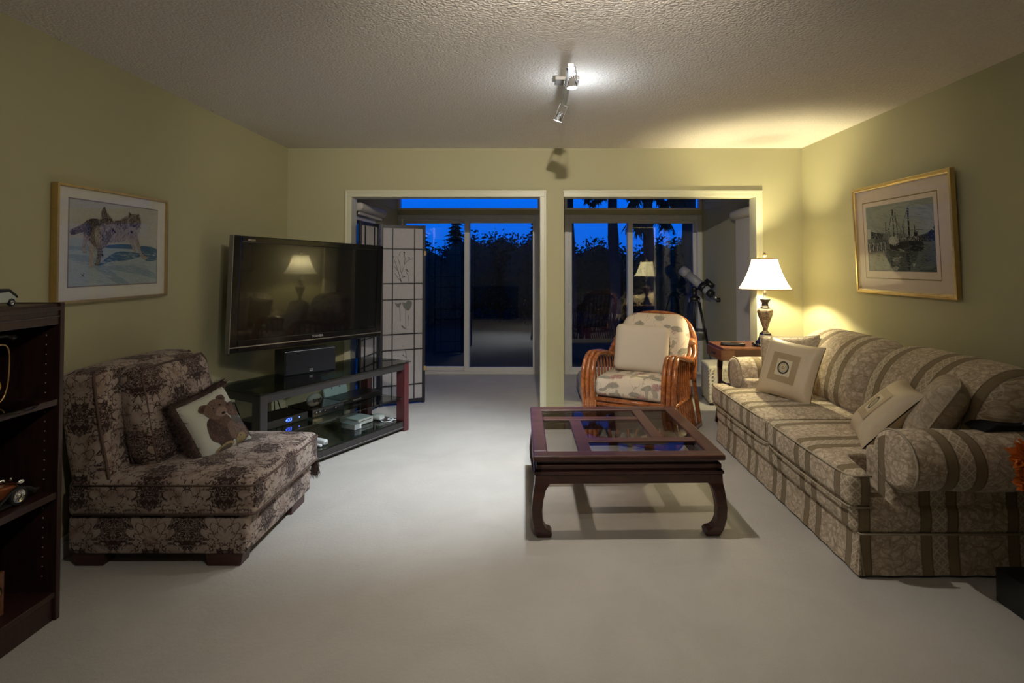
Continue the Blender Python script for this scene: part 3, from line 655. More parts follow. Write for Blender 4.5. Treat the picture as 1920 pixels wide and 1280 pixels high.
# rolled arms
for sgn, yc in ((-1, 2.465), (1, 4.405)):
    prof = []; rr = .128; zc = .525
    for k in range(40):
        a = 2 * PI * k / 40; prof.append((rr * 1.12 * math.cos(a), rr * math.sin(a)))
    xs = [1.575, 1.583, 1.600, 1.63] + [1.63 + (2.39 - 1.63) * k / 14 for k in range(1, 15)]; vs = []; uvs = []
    for i, x in enumerate(xs):
        sc = (.80, .93, .99, 1.0)[i] if i < 4 else 1.0
        dr = 0.010 * math.sin(max(0, i - 3) * .8)
        for k, (py, pz) in enumerate(prof):
            vs.append(S(x, yc + py * sc * (1 + .0), zc + pz * sc + dr * .3)); uvs.append((x, k / 40 * .8))
    N = 40; fs = [(i * N + k, i * N + (k + 1) % N, (i + 1) * N + (k + 1) % N, (i + 1) * N + k) for i in range(len(xs) - 1) for k in range(N)]
    mb = MB(); mb.add(vs, fs, True, 0, uvs)
    cc = len(mb.v); mb.add([S(1.568, yc, zc)] + [vs[k] for k in range(N)], [(0, 1 + (k + 1) % N, 1 + k) for k in range(N)], True, 0, [(yc, zc)] + [(vs[k][1] + oy, vs[k][2]) for k in range(N)])
    arm = mb.build('arm', fab, sofa)
    ring = [S(1.598, yc + p * 1.0, zc + q * 1.0 + .0) for p, q in prof]; mb = MB(); mb.tube(ring, .005, 6, True); mb.build('piping', M['piping'], arm)
    yi = 2.50 if sgn < 0 else 4.17
    mb = MB(); mb.soft(S(2.0, yi + .10 + (0 if sgn < 0 else 0), .35), (.80, .20, .34), .02, 6); mb.build('arm_panel', fab, sofa, uv='sofa')
# back frame and two loose back cushions (plus the roll over the top)
mb = MB(); mb.soft(S(2.33, 3.435, .50), (.19, 1.86, .64), .06, 8); mb.build('back_frame', fab, sofa, uv='sofa')
for (y0, y1) in ((2.50, 3.42), (3.425, 4.36)):
    yc = (y0 + y1) / 2
    def shape(q, L_=y1 - y0):
        x, y, z = q
        e = 1 - (abs(y) / (L_ / 2)) ** 4
        hgt = (z + .24) / .48
        x += .17 * max(0, hgt) ** 1.15 - .05 * math.sin(PI * max(0, min(1, hgt)))
        z += .018 * e * (1 if z > 0 else 0)
        return (x, y, z)
    mb = MB(); mb.soft(S(2.10, yc, .655), (.26, y1 - y0, .47), .115, 12, fn=shape, front=.012)
    mb.build('back_cushion', fab, sofa, uv='yz')

# ================================================================ pillows
def pillow_fn(w, h, th):
    def F(s, t, side):
        x = w / 2 * s * (1 - .07 * (1 - t * t) * abs(s)); z = h / 2 * t * (1 - .07 * (1 - s * s) * abs(t))
        d = th / 2 * max(0, (1 - s ** 4) * (1 - t ** 4)) ** .55 + (.003)
        d *= 1 + .05 * math.sin(5 * s + 3 * t)
        return (x, side * d, z + h / 2)
    return F
def pillow(name, label, loc, yaw, lean, w, h, th, mat, roll=0.0, uv='xz', parts=True, group=None, seam=None):
    t = thing(name, label, 'pillow', loc, group=group, rot=Matrix.Rotation(yaw, 4, 'Z').__matmul__(Matrix.Rotation(-lean, 4, 'X')).__matmul__(Matrix.Rotation(roll, 4, 'Y')).to_euler())
    F = pillow_fn(w, h, th); n = 22; mb = MB()
    for side in (-1, 1):
        vs = [F(-1 + 2 * i / n, -1 + 2 * j / n, side) for j in range(n + 1) for i in range(n + 1)]
        mb.add(vs, [(j * (n + 1) + i, j * (n + 1) + i + 1, (j + 1) * (n + 1) + i + 1, (j + 1) * (n + 1) + i) for j in range(n) for i in range(n)], True)
    edge = [F(a, -1, 0) for a in [-1 + 2 * i / n for i in range(n)]] + [F(1, b, 0) for b in [-1 + 2 * i / n for i in range(n)]] + [F(a, 1, 0) for a in [1 - 2 * i / n for i in range(n)]] + [F(-1, b, 0) for b in [1 - 2 * i / n for i in range(n)]]
    c = mb.build('cover', mat, t, uv=uv)
    if seam:
        mb = MB(); mb.tube(edge, .005, 6, True); mb.build('seam', seam, t)
    return t, F, edge
def patch(mb, F, s0, s1, t0, t1, off, col=None, n=8, side=-1, mi=0):
    vs = []
    for j in range(n + 1):
        for i in range(n + 1):
            p = F(s0 + (s1 - s0) * i / n, t0 + (t1 - t0) * j / n, side); vs.append((p[0], p[1] + side * off, p[2]))
    mb.add(vs, [(j * (n + 1) + i, j * (n + 1) + i + 1, (j + 1) * (n + 1) + i + 1, (j + 1) * (n + 1) + i) for j in range(n) for i in range(n)], True, mi, None, col)
def ell(mb, F, cs, ct, rs, rt, off, col=None, r0=0.0, rot=0.0, rings=4, seg=28, side=-1, mi=0, jag=0.0):
    vs = []
    for j in range(rings + 1):
        q = r0 + (1 - r0) * j / rings
        for k in range(seg):
            a = 2 * PI * k / seg; jj = 1 + (jag * math.sin(k * 7.3 + cs * 50) if j == rings else 0)
            x = rs * q * math.cos(a) * jj; y = rt * q * math.sin(a) * jj
            s = cs + x * math.cos(rot) - y * math.sin(rot); t = ct + x * math.sin(rot) + y * math.cos(rot)
            p = F(max(-1, min(1, s)), max(-1, min(1, t)), side); vs.append((p[0], p[1] + side * off, p[2]))
    mb.add(vs, [(j * seg + k, j * seg + (k + 1) % seg, (j + 1) * seg + (k + 1) % seg, (j + 1) * seg + k) for j in range(rings) for k in range(seg)], True, mi, None, col)

def medallion(t, F):
    mb = MB()
    for (a, b, c_, d) in ((-.5, .5, -.5, -.28), (-.5, .5, .28, .5), (-.5, -.28, -.28, .28), (.28, .5, -.28, .28)): patch(mb, F, a, b, c_, d, .0018)
    mb.build('khaki_band', M['satin_dark'], t)
    mb = MB(); patch(mb, F, -.28, .28, -.28, .28, .0018); mb.build('cream_square', M['satin_light'], t)
    mb = MB(); ell(mb, F, 0, 0, .215, .215, .0032, r0=.78, rings=1); ell(mb, F, 0, 0, .155, .155, .0032, r0=.90, rings=1, mi=1); ell(mb, F, 0, 0, .055, .055, .0032, r0=.35, rings=1, mi=1)
    for k in range(16):
        a = 2 * PI * k / 16; ell(mb, F, .10 * math.cos(a), .10 * math.sin(a), .035, .006, .0032, rot=a, rings=1, seg=8, mi=1)
    mb.build('round_medallion', [M['ink_black'], M['ink_gold']], t)
# far corner of the sofa
pillow('throw_pillow', 'beige floral square pillow tucked behind the medallion pillow at the far sofa end', (1.90, 4.12, .46), R(-38), R(12), .42, .40, .14, M['sofa_floral'], R(-4), uv='xz', seam=M['piping'])
t, F, ed = pillow('throw_pillow', 'champagne satin pillow with black round medallion standing upright at the far sofa end', (1.705, 3.835, .462), R(-60), R(20), .43, .41, .13, M['satin'], R(4)); medallion(t, F)
# near corner
pillow('throw_pillow', 'beige wrinkled pillow slumped against the near sofa arm', (1.90, 2.80, .49), R(-128), R(30), .44, .40, .17, M['sofa_floral'], R(0), uv='xz', seam=M['piping'])
t, F, ed = pillow('throw_pillow', 'champagne satin pillow with round medallion leaning back near the front sofa arm', (1.715, 2.97, .465), R(-113), R(43), .42, .40, .13, M['satin'], R(0)); medallion(t, F)

# dark bag lying on the near sofa arm
t = thing('shoulder_bag', 'flat dark folded bag with a thin strap lying on the near sofa arm', 'bag', (2.13, 2.50, .652))
mb = MB(); mb.prism([(-.16, -.0), (-.10, .030), (.05, .026), (.16, .045), (.22, .0)], -.06, .07, fn=lambda x, y, z: (x, z, y + .002)); mb.build('bag_body', M['black_matte'], t, bevel=.008)
mb = MB(); mb.tube(cr([(.02, -.05, .03), (.06, -.03, .06), (.12, .0, .11), (.17, .02, .12), (.20, .03, .04)], 6), .005, 6); mb.build('strap', M['gunmetal'], t)

# ================================================================ side table, lamp, remote
t = thing('side_table', 'small mahogany end table with a drawer between the sofa arm and the back wall', 'side table', (1.95, 4.765, 0))
def T(x, y, z): return (x - 1.95, y - 4.765, z)
mb = MB(); mb.bb(T(1.56, 4.575, .680), T(2.32, 4.975, .700)); mb.build('table_top', M['mahogany'], t, bevel=.004)
mb = MB(); mb.bb(T(1.66, 4.60, .585), T(2.28, 4.95, .680)); mb.build('case', M['dark_wood'], t, bevel=.003)
mb = MB(); mb.bb(T(1.545, 4.585, .594), T(1.66, 4.955, .679)); dr = mb.build('drawer', M['mahogany'], t, bevel=.003)
mb = MB(); mb.bb(T(1.538, 4.73, .622), T(1.546, 4.81, .642)); mb.build('pull_slot', M['black'], dr, bevel=.002)
for x, y, d in ((1.65, 4.62, -1), (1.65, 4.93, -1), (2.26, 4.62, 1), (2.26, 4.93, 1)):
    mb = MB(); pth = cr([T(x - .01 * d, y, .60), T(x, y, .48), T(x + .0 * d, y, .36), T(x + .005 * d, y, .2), T(x + .03 * d, y, 0)], 5)
    mb.tube(pth, [.026] * 6 + [.022] * 8 + [.02] * (len(pth) - 14), 4, smooth=False); mb.build('leg', M['dark_wood'], t, bevel=.002)
mb = MB(); mb.tube([T(1.65, 4.62, .36), T(1.65, 4.93, .36)], .012, 8); mb.tube([T(2.26, 4.62, .36), T(2.26, 4.93, .36)], .012, 8); mb.tube([T(1.65, 4.77, .36), T(2.26, 4.77, .36)], .012, 8); mb.build('stretcher', M['dark_wood'], t)
# remote
t = thing('remote_control', 'black remote control lying on the mahogany side table', 'remote control', (1.685, 4.70, .700), R(-20))
mb = MB(); mb.soft((0, 0, .013), (.20, .048, .024), .011, 6, crown=.003); mb.build('remote_body', M['gloss_black'], t)
mb = MB(); mb.bb((-.09, -.019, .026), (-.02, .019, .0275)); mb.build('silver_panel', M['silver'], t)
# lamp
t = thing('table_lamp', 'lit table lamp with urn base and pleated cream bell shade on the side table', 'lamp', (1.952, 4.68, .700))
def sq(a, j): return 1.0 / max(abs(math.cos(a)), abs(math.sin(a))) ** .8
mb = MB(); mb.lathe([(.070, .012), (.074, .020), (.062, .028), (.066, .034), (.052, .045), (.042, .075), (.038, .105), (.034, .112)], scallop=sq, seg=32); mb.build('plinth', M['lamp_black'], t)
for k in range(8):
    a = PI / 8 + PI / 4 * k; mb = MB(); mb.lathe([(.004, 0), (.014, .004), (.018, .012), (.012, .02), (.004, .024)], (.080 * math.cos(a), .080 * math.sin(a), 0), 10); mb.build('scroll_foot', M['lamp_black'], t)
for k in range(4):
    a = PI / 4 + PI / 2 * k; mb = MB(); mb.lathe([(.004, 0), (.018, .005), (.020, .014), (.012, .022), (.003, .024)], (.098 * math.cos(a), .098 * math.sin(a), 0), 10); mb.build('scroll_foot', M['lamp_black'], t)
mb = MB(); mb.lathe([(.030, .108), (.033, .116), (.026, .122), (.020, .130), (.019, .145), (.026, .17), (.040, .21), (.055, .25), (.063, .28), (.064, .295), (.058, .308), (.046, .315), (.030, .318)], seg=36); mb.build('urn', M['lamp_body'], t)
mb = MB(); mb.lathe([(.030, .316), (.038, .322), (.038, .327), (.028, .331), (.026, .350), (.027, .366), (.040, .385), (.043, .393), (.040, .398), (.012, .400), (.010, .44), (.010, .50)], seg=32); mb.build('neck', M['lamp_black'], t)
zb, zt_ = .480, .735
prof = []
for k in range(13):
    q = k / 12; prof.append((.103 + (.205 - .103) * (1 - q) ** 1.35 + .010 * (1 - q) ** 8, zb + (zt_ - zb) * q))
def bell(a, j): return 1 - .016 * (1 - abs(math.cos(4 * a))) if True else 1
mb = MB(); mb.lathe(prof, seg=96, scallop=bell, caps=False); sh = mb.build('lamp_shade', M['shade'], t, recalc=False)
mb = MB()
for (r, z) in ((prof[0][0], zb), (prof[-1][0], zt_)):
    ring = [(r * bell(2 * PI * k / 64, 0) * math.cos(2 * PI * k / 64), r * bell(2 * PI * k / 64, 0) * math.sin(2 * PI * k / 64), z) for k in range(64)]
    mb = MB(); mb.tube(ring, .004, 6, True); mb.build('braid_trim', M['shade_trim'], sh)
mb = MB()
for k in range(8):
    a = PI / 4 * k + .12
    mb.tube([((r + .002) * bell(a, 0) * math.cos(a), (r + .002) * bell(a, 0) * math.sin(a), z) for r, z in prof], .0016, 5)
mb.build('shade_seams', M['shade_seam'], sh)
mb = MB(); mb.tube([(0, 0, zt_ - .004), (0, 0, zt_ + .02)], .004, 8)
for k in range(3): a = 2 * PI * k / 3; mb.tube([(0, 0, zt_ - .002), (.102 * math.cos(a), .102 * math.sin(a), zt_ - .002)], .002, 6)
mb.tube(cr([(0, .0, zt_), (0, .045, zt_ - .06), (0, .05, zt_ - .14), (0, .012, zt_ - .23)], 5), .002, 6); mb.tube(cr([(0, .0, zt_), (0, -.045, zt_ - .06), (0, -.05, zt_ - .14), (0, -.012, zt_ - .23)], 5), .002, 6)
mb.build('harp', M['brass'], t)
mb = MB(); mb.lathe([(.004, zt_ + .012), (.013, zt_ + .020), (.018, zt_ + .032), (.014, zt_ + .045), (.004, zt_ + .052)], seg=20); mb.build('finial', M['lamp_body'], t)
mb = MB(); mb.lathe([(.012, .48), (.014, .50), (.028, .525), (.030, .545), (.022, .565), (.003, .572)], seg=20); mb.build('bulb', M['lamp_bulb'], t)
ld = bpy.data.lights.new('lamp_bulb_light', 'POINT'); ld.energy = P_SHADE; ld.color = LAMP; ld.shadow_soft_size = .035
lo = bpy.data.objects.new('lamp_bulb_light', ld); C.objects.link(lo); lo.parent = t; lo.location = (0, 0, .605)

# ================================================================ rattan armchair
t = thing('rattan_armchair', 'varnished rattan armchair with floral cushions in front of the right doorway', 'armchair', (.905, 4.60, 0), R(-28)); t.scale = (.95, 1, 1)
rt = M['rattan']
for s in (-1, 1):
    for k, off in enumerate((.285, .325, .365)):
        lift = (0, .006, 0)[k]
        pts = [(s * (off - .005), -.395, 0), (s * (off), -.40, .20), (s * (off + .010), -.425, .42), (s * (off + .012), -.40, .58), (s * (off + .008), -.32, .665 + lift), (s * off, -.20, .67 + lift), (s * off, -.02, .635 + lift), (s * (off + .01), .16, .60 + lift), (s * (off + .02), .26, .635), (s * (off - .005), .33, .72)]
        mb = MB(); mb.tube(cr(pts, 6), .0195, 10); mb.build('arm_cane', rt, t)
    for k in range(10):
        y = -.36 + k * .071; ztop = .655 - max(0, y + .2) * .12
        mb = MB(); mb.tube(cr([(s * .33, y, ztop), (s * .325, y + .02, .42), (s * (.345), y + .03, .22), (s * .375, y + .05, .04)], 4), .0095, 8); mb.build('side_spindle', rt, t)
    mb = MB(); mb.tube([(s * .375, -.38, .035), (s * .385, .12, .03), (s * .39, .42, .02)], .019, 10); mb.build('floor_runner', rt, t)
    mb = MB(); mb.tube(cr([(s * .345, .33, .66), (s * .35, .38, .4), (s * .365, .42, .2), (s * .385, .46, 0)], 5), .02, 10); mb.build('rear_leg', rt, t)
    mb = MB(); mb.bb((s * .262, -.424, .268), (s * .39, -.372, .335)); mb.build('cane_binding', M['binding'], t, bevel=.014)
    mb = MB(); mb.tube([(s * .355, .305, .700), (s * .335, .345, .735)], .034, 12); mb.build('cane_binding', M['binding'], t)
mb = MB()
for z in (.262, .300, .338): mb.tube([(-.28, -.40, z), (.28, -.40, z)], .018, 10)
mb.build('front_rail', rt, t)
for k in range(7):
    x = -.24 + k * .08; mb = MB(); d = .025 if k % 2 else -.025
    mb.tube([(x - d, -.40, .255), (x + d, -.40, .03)], .010, 8); mb.build('front_spindle', rt, t)
mb = MB(); mb.tube([(-.30, -.40, .03), (.30, -.40, .03)], .018, 10); mb.build('lower_rail', rt, t)
for z, x in ((.30, .33), (.30, -.33)):
    mb = MB(); mb.tube([(x, -.39, z), (x, .34, z - .03)], .018, 10); mb.build('seat_rail', rt, t)
mb = MB(); mb.tube([(-.33, .34, .27), (.33, .34, .27)], .018, 10); mb.build('rear_rail', rt, t)
for r_, o_ in ((.0, 0), (.042, .02)):
    arch = [(-(.34 + .02 - r_), .34 + o_, .40), (-(.365 - r_), .38 + o_, .60), (-(.35 - r_), .42 + o_, .76), (-(.27 - r_ * .7), .455 + o_, .885 - r_ * .6), (-(.12), .475 + o_, .945 - r_), (.12, .475 + o_, .945 - r_), (.27 - r_ * .7, .455 + o_, .885 - r_ * .6), (.35 - r_, .42 + o_, .76), (.365 - r_, .38 + o_, .60), (.34 + .02 - r_, .34 + o_, .40)]
    mb = MB(); mb.tube(cr(arch, 6), .019, 10); mb.build('back_hoop', rt, t)
for k in range(7):
    x = -.24 + k * .08; zt2 = .91 - 1.6 * x * x
    mb = MB(); mb.tube(cr([(x, .36, .28), (x, .42, .55), (x * 1.05, .475, zt2)], 4), .009, 8); mb.build('back_spindle', rt, t)
mb = MB(); mb.soft((0, -.06, .425), (.58, .66, .15), .045, 12, crown=.035, front=.008); cu = mb.build('seat_cushion', M['floral'], t)
mb = MB(); mb.soft((0, -.06, .345), (.50, .60, .02), .006, 4); mb.build('seat_deck', M['black_matte'], t)
def bshape(q):
    x, y, z = q; hg = (z + .235) / .47
    k = 1.0
    if hg > .45: k = math.sqrt(max(0.02, 1 - ((hg - .45) / .62) ** 2))
    x = x * (.62 + .38 * k) if hg > .45 else x
    y += .17 * hg; return (x, y, z)
mb = MB(); mb.soft((0, .225, .715), (.62, .15, .47), .07, 14, fn=bshape, front=.02); mb.build('back_cushion', M['floral'], t, uv='xz')
t2 = thing('throw_pillow', 'plain cream linen pillow propped on the rattan armchair', 'pillow', (.855, 4.46, .53), rot=(Matrix.Rotation(R(-12), 4, 'Z') @ Matrix.Rotation(R(-15), 4, 'X') @ Matrix.Rotation(R(3.5), 4, 'Y')).to_euler())
def linen(q_):
    x, y, z = q_; k = (1 - (x / .215) ** 2) * (1 - (z / .19) ** 2); return (x, y * (.62 + .42 * max(0, k) ** .5), z)
mb = MB(); mb.soft((0, 0, .185), (.425, .15, .37), .05, 14, fn=linen); mb.build('cover', M['plain_linen'], t2)
mb = MB(); mb.tube([(.2105 * sx_, 0, z_ + .185) for sx_, z_ in ((-1, -.14), (-1, .14), (-.93, .178), (.93, .178), (1, .14), (1, -.14), (.93, -.178), (-.93, -.178))], .003, 6, True); mb.build('seam', M['plain_linen'], t2)

# low pale floor cushion and script ottoman in the sunroom
mb = MB(); mb.soft((0, 0, .12), (1.12, .55, .24), .08, 10, crown=.02); o = mb.build('floor_cushion', M['script'], loc=(1.03, 5.86, 0)); tag(o, 'low pale floor cushion on the sunroom carpet behind the rattan chair', 'cushion')
t = thing('ottoman', 'square pale ottoman with script print and nailhead trim beside the side table', 'ottoman', (1.945, 5.66, 0), R(-6))
mb = MB(); mb.soft((0, 0, .20), (.40, .40, .36), .018, 6, crown=.02); mb.build('upholstery', M['script'], t)
mb = MB()
def nail(x, y, z): mb.lathe([(.0095, -.003), (.008, .002), (.003, .0045)], (x, y, z), 8)
for k in range(11): nail(-.201, -.185 + k * .037, .350); nail(-.185 + k * .037, -.201, .350)
for k in range(9): nail(-.196, -.198, .32 - k * .035); nail(-.16, -.203, .32 - k * .035)
mb.build('nailheads', M['chrome'], t)
mb = MB()
for sx in (-1, 1):
    for sy in (-1, 1): mb.bb((sx * .17 - .02, sy * .17 - .02, 0), (sx * .17 + .02, sy * .17 + .02, .03))
mb.build('feet', M['black'], t)

# ================================================================ telescope
t = thing('telescope', 'white refractor telescope on a black tripod by the right sliding door', 'telescope', (1.93, 6.66, 0))
hub = Vector((0, 0, .985))
for a in (R(-52), R(75), R(195)):
    d = Vector((math.cos(a), math.sin(a), 0)); top = hub + d * .055
    mb = MB(); foot = d * .29
    for off in (-.012, .012):
        sd_ = Vector((-d.y, d.x, 0)) * off; mb.tube([top + sd_, top + (foot - top) * .62 + sd_ * .6 + Vector((0, 0, 0))], .009, 6)
    mb.tube([top + (foot - top) * .5, Vector((foot.x, foot.y, .005))], .011, 8); lg = mb.build('tripod_leg', M['black'], t)
    mb = MB(); mb.tube([top, top + (foot - top) * .05], .016, 8); mb.build('leg_clamp', M['silver'], lg)
mb = MB(); mb.lathe([(.06, -.03), (.07, -.02), (.07, .01), (.03, .03), (.03, .09), (.04, .10), (.04, .13), (.02, .14)], hub, 20); mb.build('mount', M['black'], t)
mb = MB(); mb.prism([(.16 * math.cos(a), .16 * math.sin(a)) for a in (R(-52), R(10), R(75), R(135), R(195), R(250))], .600, .610); 
for a in (R(-52), R(75), R(195)): mb.tube([(0, 0, .60), (.17 * math.cos(a), .17 * math.sin(a), .60)], .008, 6)
mb.build('accessory_tray', M['black'], t)
ax = Vector((-.42, .42, .44)).normalized(); c0 = hub + Vector((.055, -.06, .16))
mb = MB(); mb.tube([c0 - ax * .02, c0 + ax * .20], .052, 24); mb.tube([c0 - ax * .13, c0 - ax * .07], .050, 24); tb = mb.build('optical_tube', M['telescope_white'], t)
mb = MB(); mb.tube([c0 + ax * .20, c0 + ax * .30], .060, 24); mb.build('dew_shield', M['telescope_white'], tb)
mb = MB(); mb.tube([c0 - ax * .08, c0 - ax * .01], .056, 24); mb.tube([c0 - ax * .19, c0 - ax * .13], .046, 20); mb.tube([c0 - ax * .04, hub + Vector((0, 0, .12))], .02, 8); mb.tube([c0 + Vector((.05, 0, .06)) - ax * .13, c0 + Vector((.05, 0, .06)) - ax * .02], .034, 16); mb.build('tube_ring', M['black'], tb)
e0 = c0 - ax * .19; e1 = e0 - ax * .09; e2 = e1 + Vector((.065, -.04, -.004)); e3 = e2 + Vector((.03, -.02, .035))
mb = MB(); mb.tube([e0, e1], .018, 14); mb.build('focuser', M['silver'], tb)
mb = MB(); mb.tube([e1 - Vector((.02, 0, 0)), e1, e2], .025, 12); mb.tube([e2, e3], .019, 12); mb.build('eyepiece', M['black'], tb)

# ================================================================ folding screen
t = thing('folding_screen', 'black framed folding paper screen with painted flowers in the left doorway', 'room divider', (-1.50, 5.40, 0))
fp = Vector((0, 0, 0))
def inkp(mb, pts, to, r=.0016): mb.tube([to(x, z) for x, z in pts], r, 4)
def screen_panel(a, b, H=1.78, z0=.012, art=True):
    a = Vector(a); b = Vector(b); d = b - a; W = d.length; u = d.normalized(); nrm = Vector((u.y, -u.x, 0)); ang = math.atan2(u.y, u.x)
    def P3(x, z, y=0): return a + u * x + nrm * y + Vector((0, 0, z))
    mb = MB(); fw = .028
    for x in (fw / 2, W - fw / 2): mb.box(P3(x, (H + z0) / 2), (fw, .022, H - z0), ang)
    for z in (H - .018, z0 + .03): mb.box(P3(W / 2, z), (W - 2 * fw, .022, .030), ang)
    p = mb.build('screen_panel', M['screen_wood'], t, bevel=.002)
    mb = MB(); rows = [(.30, 0), (.42, 0), (.80, 0), (.97, 0), (1.30, 0), (1.475, 0), (1.665, 0)][1:] ; rows = [.155, .48, .63, .975, 1.13, 1.46, 1.62][0:]
    zs = [.165, .50, .645, .985, 1.145, 1.46, 1.615]
    zs = [.20, .545, .70, 1.04, 1.20, 1.54]
    for z in zs: mb.box(P3(W / 2, z, .004), (W - 2 * fw, .010, .009), ang)
    for x in (W * .27, W * .755): mb.box(P3(x, (H + z0) / 2, .0045), (.009, .010, H - .09), ang)
    mb.build('lattice', M['screen_wood'], p)
    mb = MB(); mb.box(P3(W / 2, (H + z0) / 2, -.003), (W - 2 * fw, .002, H - .07), ang); mb.build('paper', M['paper'], p)
    if art:
        mb = MB(); f_ = lambda x, z: P3(W * (.27 + .485 * x), z, .0005 + .002)
        z1, z2 = 1.20, 1.54; q = lambda x, y: (x, z2 - (z2 - z1) * y)
        for pts in ([(.02, .2), (.15, .45), (.25, .62), (.38, .95)], [(.22, .25), (.33, .45), (.36, .62), (.48, .85)], [(.08, .5), (.25, .65), (.42, .98)], [(.52, .05), (.56, .3), (.52, .5), (.42, .68)], [(.95, .28), (.7, .33), (.52, .45)], [(.75, .95), (.7, .75), (.62, .68)], [(.35, .08), (.3, .2)], [(.10, .7), (.25, .85), (.36, .92)]):
            mb.tube([Vector(f_(*q(x, y))) for x, y in pts], .0018, 4)
        for (x, y) in ((.52, .12), (.75, .27), (.62, .62), (.52, .82), (.68, .66)):
            for da in (.6, 1.8): 
                c_ = Vector(f_(*q(x, y))); e_ = u * (.014 * math.cos(da)) + Vector((0, 0, .014 * math.sin(da))); mb.tube([c_, c_ + e_ * .5, c_ + e_], [.001, .0045, .001], 5)
        z1, z2 = .70, 1.04; q = lambda x, y: (x, z2 - (z2 - z1) * y)
        for pts in ([(.62, .3), (.6, .55), (.62, .88)], [(.33, .2), (.35, .4), (.36, .62)], [(.72, .78), (.70, .6)]): mb.tube([Vector(f_(*q(x, y))) for x, y in pts], .0014, 4)
        g_ = MB()
        if M.get('ink_grey') is None: M['ink_grey'] = plain('grey_green_ink', (0.13, 0.14, 0.125), .8)
        def blob(pts, y0=0):
            g_ = MB(); P_ = [f_(*q(x, y)) for x, y in cr2(pts, 4)]; g_.add([p_ + nrm * .0004 for p_ in P_], [tuple(range(len(P_)))]); g_.build('painted_bloom', M['ink_grey'], p, recalc=False)
        blob([(.45, .08), (.58, .1), (.72, .03), (.88, .08), (.86, .2), (.78, .3), (.7, .33), (.56, .27), (.48, .18)]); blob([(.12, .1), (.25, .12), (.40, .08), (.35, .18), (.26, .23), (.18, .18)])
        blob([(.74, .45), (.72, .62), (.69, .55)]); blob([(.40, .75), (.50, .77), (.62, .86), (.50, .84)])
        z1, z2 = .20, .545; q = lambda x, y: (x, z2 - (z2 - z1) * y)
        for pts in ([(.6, .05), (.66, .2), (.62, .35)], [(.5, .15), (.62, .22)], [(.62, .35), (.64, .55), (.55, .9)], [(.4, .8), (.55, .75), (.6, .65)], [(.72, .3), (.66, .35)]): mb.tube([Vector(f_(*q(x, y))) for x, y in pts], .0016, 4)
        for (x, y) in ((.6, .05), (.5, .15), (.72, .3), (.4, .8), (.55, .9), (.62, .66)):
            c_ = Vector(f_(*q(x, y))); mb.tube([c_ - Vector((0, 0, .005)), c_, c_ + Vector((0, 0, .005))], [.001, .004, .001], 5)
        mb.build('painted_stems', M['ink_black'], p)
        if M.get('ink_grey') is None: M['ink_grey'] = plain('grey_green_ink', (0.13, 0.14, 0.125), .8)
        pass
    # hinges
    mb = MB()
    for z in (.35, 1.5): mb.box(P3(W - .004, z, .014), (.022, .006, .045), ang)
    mb.build('hinge', M['brass'], p)
screen_panel(fp + Vector((.006, .006, 0)), fp + Vector((.41, .195, 0)))
screen_panel(fp + Vector((-.056, -.44, 0)), fp + Vector((-.006, -.012, 0)), art=False)
screen_panel(fp + Vector((.40, .235, 0)), fp + Vector((-.02, .38, 0)), art=False)

# ================================================================ television
Rm = Matrix.Rotation(R(60), 4, 'Z') @ Matrix.Rotation(R(.8), 4, 'X') @ Matrix.Rotation(R(1.4), 4, 'Y')
t = thing('television', 'large black flat television angled across the corner above the glass stand', 'television', (-1.686, 4.33, 1.169), rot=Rm.to_euler())
W, H = 1.376, .80; bz = .058
mb = MB(); mb.bb((-W / 2, 0, -H / 2), (-W / 2 + bz, .055, H / 2)); mb.bb((W / 2 - bz, 0, -H / 2), (W / 2, .055, H / 2)); mb.bb((-W / 2 + bz, 0, H / 2 - .045), (W / 2 - bz, .055, H / 2)); mb.bb((-W / 2 + bz, 0, -H / 2), (W / 2 - bz, .055, -H / 2 + .085)); mb.bb((-W / 2 + .02, .055, -H / 2 + .03), (W / 2 - .02, .085, H / 2 - .03)); mb.bb((-W / 2 + .03, .02, -H / 2 + .02), (W / 2 - .03, .06, H / 2 - .02))
mb.build('tv_housing', M['gloss_black'], t, bevel=.006)
mb = MB(); mb.bb((-W / 2 + bz, .008, -H / 2 + .085), (W / 2 - bz, .012, H / 2 - .045)); mb.build('screen', M['tv_panel'], t)
mb = MB(); mb.bb((-W / 2 - .002, -.003, -H / 2 + .034), (W / 2 + .002, .006, -H / 2 + .041)); mb.build('silver_strip', M['silver'], t)
mb = MB(); mb.bb((-W / 2 - .003, -.001, -H / 2), (-W / 2 + .002, .045, H / 2)); mb.build('side_trim', M['gunmetal'], t)
def text(body, size, mat, parent, loc, rot, name, ext=.0006):
    cu = bpy.data.curves.new(name, 'FONT'); cu.body = body; cu.size = size; cu.extrude = ext; cu.align_x = 'CENTER'; cu.align_y = 'CENTER'
    cu.materials.append(mat); o = bpy.data.objects.new(name, cu); 
    dg = bpy.context.evaluated_depsgraph_get(); C.objects.link(o); dg.update(); me = bpy.data.meshes.new_from_object(o.evaluated_get(dg)); bpy.data.objects.remove(o)
    me.name = name; o = bpy.data.objects.new(name, me); C.objects.link(o); o.parent = parent; o.location = loc; o.rotation_euler = rot; return o
text('TOSHIBA', .026, M['silver_ink'], t, (.02, -.001, -H / 2 + .062), (R(90), 0, 0), 'maker_lettering')
text('REGZA', .018, M['silver_ink'], t, (-W / 2 + .13, -.001, H / 2 - .028), (R(90), 0, 0), 'corner_lettering')
mb = MB(); mb.bb((-.16, .085, -.13), (.16, .10, .13)); mb.box((0, .20, 0), (.07, .22, .09)); mb.build('mount_arm', M['black_frame'], t)
